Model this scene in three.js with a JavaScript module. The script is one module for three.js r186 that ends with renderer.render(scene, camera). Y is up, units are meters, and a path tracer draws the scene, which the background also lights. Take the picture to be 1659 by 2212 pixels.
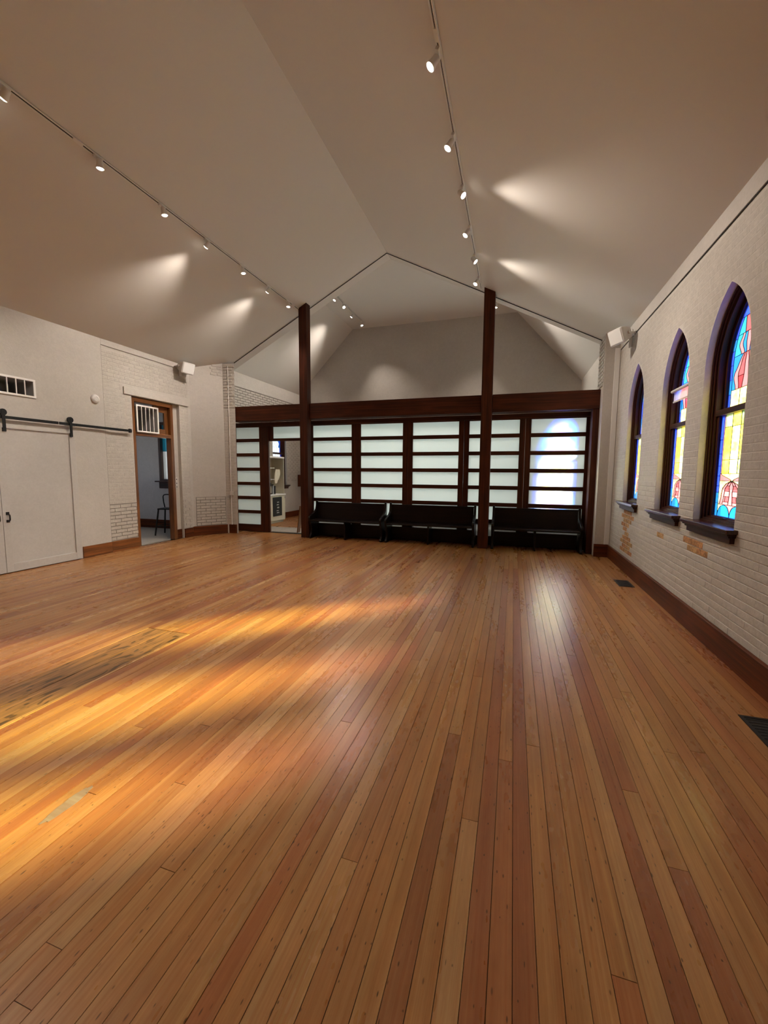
import * as THREE from 'three';
import { mergeGeometries } from 'three/addons/utils/BufferGeometryUtils.js';
import { RoundedBoxGeometry } from 'three/addons/geometries/RoundedBoxGeometry.js';
import { RectAreaLightUniformsLib } from 'three/addons/lights/RectAreaLightUniformsLib.js';

RectAreaLightUniformsLib.init();
const scene = new THREE.Scene();

// ---------------------------------------------------------------- camera, sky, sun, exposure
const EYE = 1.4, FOCAL = 885;
const camera = new THREE.PerspectiveCamera(2 * Math.atan(1106 / FOCAL) * 180 / Math.PI, 1659 / 2212, 0.05, 200);
camera.position.set(0, EYE, 0);
camera.rotation.set(-5.59 * Math.PI / 180, 17.43 * Math.PI / 180, 0.39 * Math.PI / 180, 'YXZ');
const renderer = new THREE.WebGLRenderer();
renderer.toneMapping = THREE.LinearToneMapping;
renderer.toneMappingExposure = 1.0;
renderer.shadowMap.enabled = true;
scene.background = new THREE.Color().setRGB(1.3, 1.42, 1.65);
const sun = new THREE.DirectionalLight(new THREE.Color().setRGB(1, 0.93, 0.82), 92);
sun.position.set(1.7 + 2.87 * 6, 1.165 * 6 + 1.2, -6.55 - 2.5 * 6);
sun.target.position.set(1.7, 1.2, -6.55);
sun.shadow.radius = 12;
sun.castShadow = true;
Object.assign(sun.shadow.camera, { left: -14, right: 14, top: 14, bottom: -14, far: 80 });
scene.add(sun, sun.target);
const LAMP = new THREE.Color().setRGB(1, 0.875, 0.755);
const SPOT = 12;            // candela of one track spotlight

// ---------------------------------------------------------------- helpers
let seed = 7;
const rnd = () => { seed = (seed * 1664525 + 1013904223) >>> 0; return seed / 4294967296; };
const rr = (a, b) => a + (b - a) * rnd();
const pick = (a) => a[Math.floor(rnd() * a.length)];
const taken = {};
function numbered(name) {
  if (!(name in taken)) { taken[name] = 0; return name; }
  return name + '_' + String(++taken[name]).padStart(3, '0');
}
const flat = (g) => (g.index ? g.toNonIndexed() : g);
function metres(g, axis = 'y', du = 0, dv = 0) {           // uv in metres, u along the grain axis
  const p = g.attributes.position, n = g.attributes.normal, uv = new Float32Array(p.count * 2), A = ['x', 'y', 'z'];
  const get = { x: (i) => p.getX(i), y: (i) => p.getY(i), z: (i) => p.getZ(i) };
  for (let i = 0; i < p.count; i++) {
    const a = [Math.abs(n.getX(i)), Math.abs(n.getY(i)), Math.abs(n.getZ(i))];
    const k = a.indexOf(Math.max(...a)), rest = A.filter((_, j) => j !== k);
    let [s, t] = rest;
    if (t === axis) [s, t] = [t, s];
    uv[2 * i] = get[s](i) + du; uv[2 * i + 1] = get[t](i) + dv;
  }
  g.setAttribute('uv', new THREE.BufferAttribute(uv, 2));
  return g;
}
function clean(g) {
  g = flat(g);
  for (const k of Object.keys(g.attributes)) if (!['position', 'normal', 'uv'].includes(k)) g.deleteAttribute(k);
  if (!g.attributes.uv) metres(g);
  return g;
}
const join = (list) => (Array.isArray(list) ? (list.length === 1 ? clean(list[0]) : mergeGeometries(list.map(clean), false)) : list);
// box between two corners
function bx(x0, x1, y0, y1, z0, z1, r = 0, axis = 'y') {
  const w = Math.abs(x1 - x0), h = Math.abs(y1 - y0), d = Math.abs(z1 - z0);
  let g = r > 0 ? new RoundedBoxGeometry(w, h, d, 1, Math.min(r, w / 2.2, h / 2.2, d / 2.2)) : new THREE.BoxGeometry(w, h, d);
  g = flat(g).translate((x0 + x1) / 2, (y0 + y1) / 2, (z0 + z1) / 2);
  return metres(g, axis, rr(0, 3), rr(0, 3));
}
const cyl = (r0, r1, h, n = 20) => metres(flat(new THREE.CylinderGeometry(r0, r1, h, n)));
function rod(a, b, r, n = 10) {
  const A = new THREE.Vector3(...a), B = new THREE.Vector3(...b), d = B.clone().sub(A), L = d.length();
  const g = new THREE.CylinderGeometry(r, r, L, n).applyQuaternion(new THREE.Quaternion().setFromUnitVectors(new THREE.Vector3(0, 1, 0), d.normalize()));
  return metres(flat(g.translate((A.x + B.x) / 2, (A.y + B.y) / 2, (A.z + B.z) / 2)));
}
function tube(pts, r, seg = 40, n = 8) { return metres(flat(new THREE.TubeGeometry(new THREE.CatmullRomCurve3(pts.map((p) => new THREE.Vector3(...p))), seg, r, n))); }
const poly = (pts) => new THREE.Shape(pts.map(([x, y]) => new THREE.Vector2(x, y)));
// extrude a profile in (x, y) from z0 to z1
const exZ = (shape, z0, z1, axis = 'z', bevel = 0) => metres(flat(new THREE.ExtrudeGeometry(shape, { depth: Math.abs(z1 - z0) - 2 * bevel, bevelEnabled: bevel > 0, bevelSize: bevel, bevelThickness: bevel, bevelOffset: -bevel, bevelSegments: 1, curveSegments: 24 }).translate(0, 0, Math.min(z0, z1) + bevel)), axis);
function obj(name, geo, mat, parent = scene) {
  const m = new THREE.Mesh(join(geo), mat);
  m.name = parent === scene ? numbered(name) : name;
  m.castShadow = m.receiveShadow = true;
  parent.add(m);
  return m;
}
function tag(o, label, category, group) { o.userData.label = label; o.userData.category = category; if (group) o.userData.group = group; return o; }
function thing(name, label, category, [x, y, z] = [0, 0, 0], turn = 0, group) {
  const o = new THREE.Group(); o.name = numbered(name); o.position.set(x, y, z); o.rotation.y = turn; scene.add(o);
  return tag(o, label, category, group);
}
function struct(name, geo, mat, label, category) { const m = obj(name, geo, mat); m.userData.kind = 'structure'; if (label) tag(m, label, category); return m; }
function structGroup(name, label, category) { const g = thing(name, label, category); g.userData.kind = 'structure'; return g; }

// ---------------------------------------------------------------- textures
const hash = (x, y, s) => { let h = (x * 374761393 + y * 668265263 + s * 974634551) | 0; h = Math.imul(h ^ (h >>> 13), 1274126177); return ((h ^ (h >>> 16)) >>> 0) / 4294967296; };
function noise(x, y, px, py, s) {                           // tileable value noise, px * py cells
  const ix = Math.floor(x), iy = Math.floor(y), fx = x - ix, fy = y - iy, u = fx * fx * (3 - 2 * fx), v = fy * fy * (3 - 2 * fy);
  const m = (a, b) => ((a % b) + b) % b, h = (a, b) => hash(m(a, px), m(b, py), s);
  return (h(ix, iy) * (1 - u) + h(ix + 1, iy) * u) * (1 - v) + (h(ix, iy + 1) * (1 - u) + h(ix + 1, iy + 1) * u) * v;
}
const layers = (u, v, list) => list.reduce((t, [px, py, a, s]) => t + a * (noise(u * px, v * py, px, py, s) - 0.5), 0);
function texture(W, H, fn, srgb, rx, ry) {
  const d = new Uint8Array(W * H * 4);
  for (let y = 0; y < H; y++) for (let x = 0; x < W; x++) {
    const c = fn((x + 0.5) / W, (y + 0.5) / H), i = (y * W + x) * 4;
    for (let k = 0; k < 3; k++) d[i + k] = Math.max(0, Math.min(255, Math.round(255 * (Array.isArray(c) ? c[k] : c))));
    d[i + 3] = 255;
  }
  const t = new THREE.DataTexture(d, W, H, THREE.RGBAFormat);
  t.wrapS = t.wrapT = THREE.RepeatWrapping; t.magFilter = THREE.LinearFilter; t.minFilter = THREE.LinearMipmapLinearFilter;
  if (srgb) t.colorSpace = THREE.SRGBColorSpace;
  t.repeat.set(rx, ry); t.needsUpdate = true;
  return t;
}
// fir flooring: 2.4 m along the grain, 0.6 m across
const floorMap = texture(1024, 1024, (u, v) => {
  const warp = v + 0.005 * (noise(u * 5, v * 8, 5, 8, 3) - 0.5);
  const stripe = layers(u, warp, [[2, 34, 0.55, 13], [3, 80, 0.45, 11], [5, 200, 0.3, 12], [20, 400, 0.15, 14]]);
  const blot = layers(u, v, [[7, 9, 0.5, 15], [18, 22, 0.35, 16], [60, 70, 0.3, 17], [160, 200, 0.2, 18]]);
  const worn = Math.max(0, Math.min(1, 0.5 + layers(u, v, [[5, 4, 0.6, 31], [12, 9, 0.35, 32], [34, 40, 0.2, 33]])));
  let l = 0.84 + 0.13 * blot;
  const cu = Math.floor(u * 48), cv = Math.floor(v * 30);
  if (hash(cu, cv, 77) < 0.16) {                              // knots, nail heads and dents
    const a = 0.003 + 0.009 * hash(cu, cv, 78), b = 0.0012 + 0.0022 * hash(cu, cv, 79);
    const dx = (u * 48 - cu - 0.3 - 0.4 * hash(cu, cv, 80)) * 0.05, dy = (v * 30 - cv - 0.3 - 0.4 * hash(cu, cv, 81)) * 0.02, r = Math.hypot(dx / a, dy / b);
    if (r < 1) l -= (0.2 + 0.25 * hash(cu, cv, 82)) * Math.min(1, 2 * (1 - r));
  }
  l = Math.max(0.2, l);
  return [l * (1 + 0.14 * stripe) * (1 - 0.02 * worn), l * (1 + 0.30 * stripe), l * (1 + 0.42 * stripe) * (1 + 0.08 * worn)];
}, true, 1 / 2.4, 1 / 0.6);
const floorRough = texture(512, 512, (u, v) => 0.62 + layers(u, v, [[3, 4, 0.10, 41], [9, 14, 0.06, 42], [60, 60, 0.04, 43]]), false, 1 / 2.4, 1 / 0.6);
const floorBump = texture(512, 512, (u, v) => 0.5 + layers(u, v, [[5, 7, 0.6, 51], [16, 24, 0.4, 52]]), false, 1 / 2.4, 1 / 0.6);
const woodMap = texture(512, 512, (u, v) => {
  const w = v + 0.012 * (noise(u * 4, v * 6, 4, 6, 61) - 0.5);
  const l = 0.80 + layers(u, w, [[3, 60, 0.28, 62], [6, 150, 0.22, 63], [2, 16, 0.26, 64], [7, 9, 0.2, 65], [30, 200, 0.1, 66]]);
  return [l, l * 0.98, l * 0.96];
}, true, 1 / 1.6, 1 / 0.5);
const burlMap = texture(512, 512, (u, v) => {
  const q = noise(u * 16 + 3 * noise(u * 6, v * 5, 6, 5, 71), v * 40 + 4 * noise(u * 8, v * 9, 8, 9, 72), 16, 40, 73);
  const l = 0.78 + layers(u, v, [[3, 40, 0.2, 74], [6, 9, 0.15, 75]]) - (q > 0.68 ? 0.3 * Math.min(1, (q - 0.68) / 0.08) : 0);
  return [l, l * 0.95, l * 0.9];
}, true, 1 / 1.2, 1 / 0.5);
const paintMap = texture(512, 512, (u, v) => {
  const l = 0.94 + layers(u, v, [[3, 3, 0.025, 81], [9, 9, 0.02, 82], [40, 40, 0.02, 83], [120, 120, 0.03, 84]]);
  return [l, l * 0.995, l * 0.985];
}, true, 1 / 2, 1 / 2);
const paintBump = texture(512, 512, (u, v) => 0.5 + layers(u, v, [[20, 20, 0.3, 91], [64, 64, 0.35, 92], [180, 180, 0.25, 93]]), false, 1 / 0.8, 1 / 0.8);
const brickMap = texture(256, 256, (u, v) => {
  const l = 0.92 + layers(u, v, [[6, 6, 0.04, 101], [24, 24, 0.06, 102], [80, 80, 0.06, 103]]);
  return [l, l * 0.99, l * 0.97];
}, true, 1 / 0.6, 1 / 0.6);
const clayMap = texture(256, 256, (u, v) => {
  const l = 0.85 + layers(u, v, [[8, 8, 0.25, 111], [30, 30, 0.3, 112], [90, 90, 0.2, 113]]);
  return [l, l * 0.97, l * 0.92];
}, true, 1 / 0.4, 1 / 0.4);

// ---------------------------------------------------------------- materials
const lin = (r, g, b) => new THREE.Color().setRGB(r, g, b);
const std = (o) => new THREE.MeshStandardMaterial(o);
const phys = (o) => new THREE.MeshPhysicalMaterial(o);
const M = {};
M.wall = std({ color: lin(0.60, 0.57, 0.535), map: paintMap, bumpMap: paintBump, bumpScale: 0.0012, roughness: 0.75 });
M.ceiling = std({ color: lin(0.74, 0.71, 0.67), bumpMap: paintBump, bumpScale: 0.0003, roughness: 0.85 });
M.mortar = std({ color: lin(0.60, 0.575, 0.54), map: paintMap, bumpMap: paintBump, bumpScale: 0.002, roughness: 0.85 });
M.joint = std({ color: lin(0.645, 0.615, 0.575), map: paintMap, bumpMap: paintBump, bumpScale: 0.002, roughness: 0.8 });
M.darkMortar = std({ color: lin(0.26, 0.24, 0.21), map: paintMap, bumpMap: paintBump, bumpScale: 0.002, roughness: 0.9 });
M.brick = [lin(0.585, 0.557, 0.522), lin(0.577, 0.549, 0.514), lin(0.593, 0.565, 0.53)].map((c) => std({ color: c, map: brickMap, bumpMap: paintBump, bumpScale: 0.0016, roughness: 0.62 }));
M.clay = [lin(0.62, 0.33, 0.15), lin(0.56, 0.27, 0.12), lin(0.60, 0.38, 0.18)].map((c) => std({ color: c, map: clayMap, roughness: 0.9 }));
M.white = std({ color: lin(0.80, 0.79, 0.77), roughness: 0.5 });
M.doorWhite = std({ color: lin(0.59, 0.57, 0.55), map: paintMap, roughness: 0.5 });
M.board = [[0.50, 0.222, 0.066], [0.46, 0.196, 0.058], [0.53, 0.25, 0.078], [0.40, 0.142, 0.046], [0.565, 0.285, 0.10], [0.46, 0.172, 0.054], [0.51, 0.232, 0.072], [0.39, 0.156, 0.051]].map(([r, g, b]) => std({ color: lin(r, g, b), map: floorMap, roughnessMap: floorRough, bumpMap: floorBump, bumpScale: 0.0003, roughness: 0.47 }));
M.subfloor = std({ color: lin(0.06, 0.03, 0.015), roughness: 0.9 });
M.burl = std({ color: lin(0.40, 0.22, 0.09), map: burlMap, roughnessMap: floorRough, roughness: 0.6 });
M.timber = phys({ specularIntensity: 0.45, color: lin(0.09, 0.021, 0.006), map: woodMap, roughness: 0.6 });
M.screenWood = phys({ specularIntensity: 0.45, color: lin(0.09, 0.022, 0.007), map: woodMap, roughness: 0.5 });
M.trimWood = std({ color: lin(0.27, 0.105, 0.03), map: woodMap, roughness: 0.35 });
M.baseWood = phys({ specularIntensity: 0.45, color: lin(0.15, 0.036, 0.008), map: woodMap, roughness: 0.5 });
M.baseWoodPale = std({ color: lin(0.29, 0.10, 0.02), map: woodMap, roughness: 0.45 });
M.windowWood = phys({ specularIntensity: 0.45, color: lin(0.07, 0.02, 0.010), map: woodMap, roughness: 0.5 });
M.sillWood = phys({ color: lin(0.07, 0.02, 0.010), map: woodMap, roughness: 0.26 });
M.pew = new THREE.MeshPhysicalMaterial({ color: lin(0.010, 0.004, 0.003), map: woodMap, roughness: 0.36, specularIntensity: 0.5 });
M.blackMetal = std({ color: lin(0.012, 0.012, 0.013), roughness: 0.45, metalness: 0.3 });
M.dark = std({ color: lin(0.02, 0.018, 0.016), roughness: 0.8 });
M.duct = std({ color: lin(0.32, 0.31, 0.30), roughness: 0.6 });
M.plastic = std({ color: lin(0.62, 0.60, 0.57), roughness: 0.45 });
M.greyRoom = std({ color: lin(0.72, 0.69, 0.70), map: paintMap, roughness: 0.8 });
M.greyTile = std({ color: lin(0.38, 0.34, 0.30), map: paintMap, roughness: 0.6 });
M.lens = std({ color: lin(1, 1, 1), emissive: lin(1, 0.93, 0.8), emissiveIntensity: 9, roughness: 0.4 });
M.frosted = new THREE.MeshPhysicalMaterial({ color: lin(0.84, 0.96, 0.97), transmission: 1, roughness: 1, thickness: 0 });
M.clear = new THREE.MeshPhysicalMaterial({ color: lin(0.85, 0.9, 0.95), transmission: 1, roughness: 0.08, thickness: 0 });
M.obscured = new THREE.MeshPhysicalMaterial({ color: lin(0.42, 0.53, 0.55), transmission: 1, roughness: 1, thickness: 0 });
M.lead = std({ color: lin(0.03, 0.03, 0.032), roughness: 0.5, metalness: 0.4 });
M.cream = std({ color: lin(0.66, 0.62, 0.48), roughness: 0.6 });
M.chalk = std({ color: lin(0.012, 0.013, 0.013), roughness: 0.6 });
M.steel = std({ color: lin(0.5, 0.5, 0.5), metalness: 0.9, roughness: 0.3 });
M.shade = new THREE.MeshPhysicalMaterial({ color: lin(0.9, 0.9, 0.92), transmission: 0.5, roughness: 1, thickness: 0 });
const opalMap = texture(256, 256, (u, v) => { const n = layers(u, v, [[3, 5, 0.7, 121], [8, 14, 0.5, 122], [24, 40, 0.25, 123]]); return [0.93 + 0.1 * n, 0.93 + 0.12 * n, 0.72 + 0.55 * n]; }, true, 1 / 0.35, 1 / 0.35);
const glass = (r, g, b, map = null) => new THREE.MeshPhysicalMaterial({ color: lin(r, g, b), map, transmission: 1, roughness: 0.5, thickness: 0, side: THREE.DoubleSide });
const G = {
  blue: glass(0.012, 0.045, 0.6), azure: glass(0.005, 0.11, 0.45), cyan: glass(0.01, 0.2, 0.32), pink: glass(0.34, 0.105, 0.11), rose: glass(0.27, 0.045, 0.05), red: glass(0.24, 0.02, 0.025),
  yellow: glass(0.98, 0.88, 0.12, opalMap), pale: glass(1, 0.95, 0.5, opalMap), green: glass(0.3, 0.5, 0.2, opalMap), mint: glass(0.5, 0.68, 0.34, opalMap), violet: glass(0.3, 0.16, 0.5), milk: glass(0.85, 0.92, 0.95),
};

// ---------------------------------------------------------------- room measures (metres)
const XL = -6.51, XR = 1.57, RIDGE = 5.59, MID = -2.47, PITCH = 0.51, ZG = -7.93, ZS = -8.15, ZB = -11.75, ZR = 3.5, BACKY = 5.6, EAVE = 3.77;
const roofY = (x) => RIDGE - PITCH * Math.abs(x - MID);
const SL = Math.atan(PITCH);

// pointed arch: half width 0.365, springs at 2.30, apex 2.90; inset d keeps the arc centres
const AW = 0.365, ASP = 2.30, AR = 0.676, AC = AW - AR;
const archHalf = (y, d = 0) => { if (y <= ASP) return AW - d; const q = (AR - d) ** 2 - (y - ASP) ** 2; return q > 0 ? Math.max(0, AC + Math.sqrt(q)) : 0; };
const archTop = (d = 0) => ASP + Math.sqrt((AR - d) ** 2 - AC * AC);
function archPts(d, y0, n = 14) {
  const top = archTop(d), pts = [[-(AW - d), y0], [AW - d, y0]];
  for (let i = 0; i <= n; i++) { const y = ASP + (top - ASP) * Math.sin((i / n) * Math.PI / 2); pts.push([archHalf(y, d), y]); }
  for (let i = n - 1; i >= 0; i--) { const y = ASP + (top - ASP) * Math.sin((i / n) * Math.PI / 2); pts.push([-archHalf(y, d), y]); }
  return pts;
}
const WINDOWS_R = [-6.55, -5.10, -4.02, -8.95];           // centres along the right wall
const WINDOW_L = -10.58, SILL = 0.99;

// ---------------------------------------------------------------- floor
const floor = struct('floor', bx(XL - 0.3, XR + 0.3, -0.12, -0.022, ZB - 0.2, ZR + 0.2, 0, 'z'), M.subfloor, 'narrow amber fir floorboards running the length of the hall', 'floor');
{
  const BW = 0.0662, gap = 0.002, boards = [];
  const n = Math.round((XR - XL) / BW), w = (XR - XL) / n;
  const patch = { x0: -3.08, x1: -2.6, z0: -2.75, z1: -1.2 };
  const put = (x0, x1, z0, z1, mat, dy = 0) => boards.push({ x0, x1, z0, z1, mat, dy });
  let prev = 0;
  for (let i = 0; i < n; i++) {
    const x0 = XL + i * w + gap / 2, x1 = XL + (i + 1) * w - gap / 2, xm = (x0 + x1) / 2;
    let z = ZB + 0.02;
    while (z < ZR) {
      let end = Math.min(ZR, z + rr(2.0, 6.2));
      if (ZR - end < 0.6) end = ZR;
      let k; do { k = Math.floor(rnd() * rnd() * M.board.length * 1.25) % M.board.length; } while (k === prev); prev = k;
      const inPatch = xm > patch.x0 && xm < patch.x1;
      const dy = rr(-0.0004, 0.0004);
      if (inPatch && z < patch.z0 && end > patch.z0) { put(x0, x1, z, patch.z0 - gap, M.board[k], dy); if (end > patch.z1) put(x0, x1, patch.z1, end - gap, M.board[k], dy); }
      else if (inPatch && z >= patch.z0 && z < patch.z1) { if (end > patch.z1) put(x0, x1, patch.z1, end - gap, M.board[k], dy); }
      else put(x0, x1, z, end - gap, M.board[k], dy);
      z = end;
    }
  }
  const pw = (patch.x1 - patch.x0 - 0.07) / 2;
  for (let k = 0; k < 2; k++) put(patch.x0 + 0.03 + k * (pw + 0.008), patch.x0 + 0.03 + k * (pw + 0.008) + pw, patch.z0 + 0.004, patch.z1 - 0.004, M.burl, 0);
  put(patch.x0 + 0.004, patch.x0 + 0.026, patch.z0 + 0.004, patch.z1 - 0.004, M.board[4], 0.0015);
  put(patch.x1 - 0.027, patch.x1 - 0.005, patch.z0 + 0.004, patch.z1 - 0.004, M.board[4], 0.0015);
  // how large a board shows: its part in front of the camera
  const score = (b) => {
    const x = (b.x0 + b.x1) / 2; let s = 0;
    for (let t = 0; t <= 12; t++) {
      const z = b.z0 + (b.z1 - b.z0) * t / 12, f = -z * 0.954 - x * 0.2995, side = x * 0.954 - z * -0.2995;
      if (f > 0.75 && Math.abs(side) < f * 0.98 && z > -7.9) s += (b.z1 - b.z0) / (f * f * f);
    }
    return s;
  };
  boards.forEach((b) => { b.s = score(b); });
  boards.sort((a, b) => b.s - a.s);
  const geo = (b) => bx(b.x0, b.x1, -0.02, b.dy, b.z0, b.z1, 0, 'z');
  const rest = {};
  boards.forEach((b, i) => {
    if (i < 300) obj('floor_board', geo(b), b.mat, floor);
    else (rest[M.board.indexOf(b.mat)] ||= []).push(geo(b));
  });
  for (const k of Object.keys(rest)) obj('floor_boards', rest[k], k < 0 ? M.burl : M.board[k], floor).userData.kind = 'stuff';
}

// ---------------------------------------------------------------- bricks
// brick shape: back at w = 0, face at w = p; map turns (along, up, out of the wall) into the world
function brickGeo(l, h, p, b, map, c = b) {
  const q = p > 0.0075 ? 0.0024 : Math.min(0.0007, p * 0.12), j = () => rr(-q, q), B = [[-l / 2, -h / 2, 0], [l / 2, -h / 2, 0], [l / 2, h / 2, 0], [-l / 2, h / 2, 0]];
  const F = [[-l / 2 + c + j(), -h / 2 + b + j(), p + j()], [l / 2 - c + j(), -h / 2 + b + j(), p + j()], [l / 2 - c + j(), h / 2 - b + j(), p + j()], [-l / 2 + c + j(), h / 2 - b + j(), p + j()]];
  const pos = [], uv = [], du = rr(0, 2), dv = rr(0, 2);
  const quad = (a, c, d, e) => { for (const q of [a, c, d, a, d, e]) { pos.push(...map(q[0], q[1], q[2])); uv.push(q[0] + du, q[1] + q[2] + dv); } };
  quad(F[0], F[1], F[2], F[3]);
  for (let k = 0; k < 4; k++) quad(B[k], B[(k + 1) % 4], F[(k + 1) % 4], F[k]);
  const g = new THREE.BufferGeometry();
  g.setAttribute('position', new THREE.Float32BufferAttribute(pos, 3));
  g.setAttribute('uv', new THREE.Float32BufferAttribute(uv, 2));
  g.computeVertexNormals();
  return g;
}
const MAP = { right: (u, v, w) => [-w, v, -u], left: (u, v, w) => [w, v, u], front: (u, v, w) => [u, v, w] };
const COURSE = 0.0615, BL = 0.212;
// lay courses between y0 and y1; free(y) gives the open stretches [a, b] along the wall
function layBricks({ wall, map, y0, y1, free, at, proud, bed = 0.009, head = 0.004, limit = 300, size = () => 1, colour, bevel = 0.0035, side = bevel }) {
  const all = [], variants = {};
  const rows = Math.floor((y1 - y0) / COURSE);
  for (let r = 0; r < rows; r++) {
    const yc = y0 + (r + 0.5) * COURSE;
    for (const [a, b] of free(yc)) {
      let s = Math.floor(a / BL) * BL + (r % 2) * BL / 2 - BL;
      for (; s < b; s += BL) {
        const e0 = Math.max(a, s + head / 2), e1 = Math.min(b, s + BL - head / 2);
        if (e1 - e0 < 0.03) continue;
        all.push({ s: (e0 + e1) / 2, l: e1 - e0, y: yc });
      }
    }
  }
  all.forEach((q) => { q.size = size(q.s, q.y); });
  all.sort((p, q) => q.size - p.size);
  const rest = {};
  all.forEach((q, i) => {
    const p = proud(q.s, q.y) * rr(0.85, 1.15), full = Math.abs(q.l - (BL - head)) < 1e-6, c = colour ? colour(q.s, q.y) : null, mat = c || pick(M.brick);
    let g;
    const key = full ? Math.round(p * 2000) + '_' + Math.floor(rnd() * 4) : null;
    if (key && variants[key]) g = variants[key];
    else { g = brickGeo(q.l, COURSE - bed, p, bevel, map, side); if (key) variants[key] = g; }
    const P = at(q.s, q.y);
    if (i < limit) { const m = obj('brick', g, mat, wall); m.position.set(...P); if (M.clay.includes(c)) m.userData.label = 'bare orange brick'; }
    else { const k = mat.uuid; (rest[k] ||= { mat, list: [] }).list.push(g.clone().translate(...P)); }
  });
  for (const k of Object.keys(rest)) obj('bricks', rest[k].list, rest[k].mat, wall).userData.kind = 'stuff';
}
const cut = (spans, a, b) => spans.flatMap(([p, q]) => (b <= p || a >= q ? [[p, q]] : [[p, a], [b, q]].filter(([x, y]) => y - x > 0.02)));

// ---------------------------------------------------------------- right wall: brick, four arched openings
{
  const s = poly([[-ZR - 0.3, -0.1], [-ZB + 0.3, -0.1], [-ZB + 0.3, 3.9], [-ZS, 3.9], [-ZS, 3.6], [-ZR - 0.3, 3.6]]);
  for (const z of WINDOWS_R) s.holes.push(new THREE.Path(archPts(0, SILL).map(([u, y]) => new THREE.Vector2(-z + u, y))));
  const g = new THREE.ExtrudeGeometry(s, { depth: 0.19, bevelEnabled: false }).rotateY(Math.PI / 2).translate(XR + 0.005, 0, 0);
  const wall = struct('wall_right', metres(flat(g)), M.joint, 'white painted brick wall with tall arched stained-glass windows', 'wall');
  const inPatch = (s_, y) => {
    const z = -s_;
    if (z < -6.3 && z > -6.92 && y > 0.27 && y < 0.85) { const half = y > 0.72 ? 0.26 : y > 0.6 ? 0.20 : y > 0.5 ? 0.13 : y > 0.42 ? 0.2 : 0.27; return Math.abs(z + 6.6) < half; }
    if (z > -5.32 && z < -5.0) return y > 0.69 && y < 0.75;
    if (z > -4.5 && z < -3.93) return (y > 0.74 && y < 0.8 && z < -4.05) || (y > 0.67 && y < 0.74 && z > -4.4);
    return false;
  };
  layBricks({
    wall, map: MAP.right, y0: 0.2, y1: 3.36,
    free: (y) => { let f = [[3.0, 7.58]]; for (const z of WINDOWS_R.slice(0, 3)) { const h = Math.max(archHalf(y - 0.03), archHalf(y + 0.03)); if (y + 0.03 > SILL && y - 0.03 < archTop()) f = cut(f, -z - h - 0.004, -z + h + 0.004); } return f; },
    at: (s_, y) => [XR + 0.005, y, -s_],
    proud: (s_, y) => (y < 1.0 ? 0.0045 : y < 1.3 ? 0.0028 : y < 1.8 ? 0.0013 : 0.0006), bed: 0.0065, head: 0.0003, bevel: 0.0022, side: 0.0003,
    size: (s_, y) => (s_ > 3.2 ? 1 / (s_ * s_) * (y < 1.5 ? 1.35 : 1) : 0.01),
    colour: (s_, y) => (inPatch(s_, y) ? pick(M.clay) : null),
  });
  // lumps of dark chipped paint along the skirting
  obj('frieze_board', bx(XR - 0.007, XR + 0.006, 3.375, 3.6, -7.6, ZR, 0.004, 'z'), M.wall, wall);
}
struct('trim_1', [bx(XR - 0.004, XR + 0.004, 3.366, 3.373, -7.6, ZR, 0.002, 'z')], M.dark, 'thin dark cable line under the right wall frieze board', 'trim');

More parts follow.
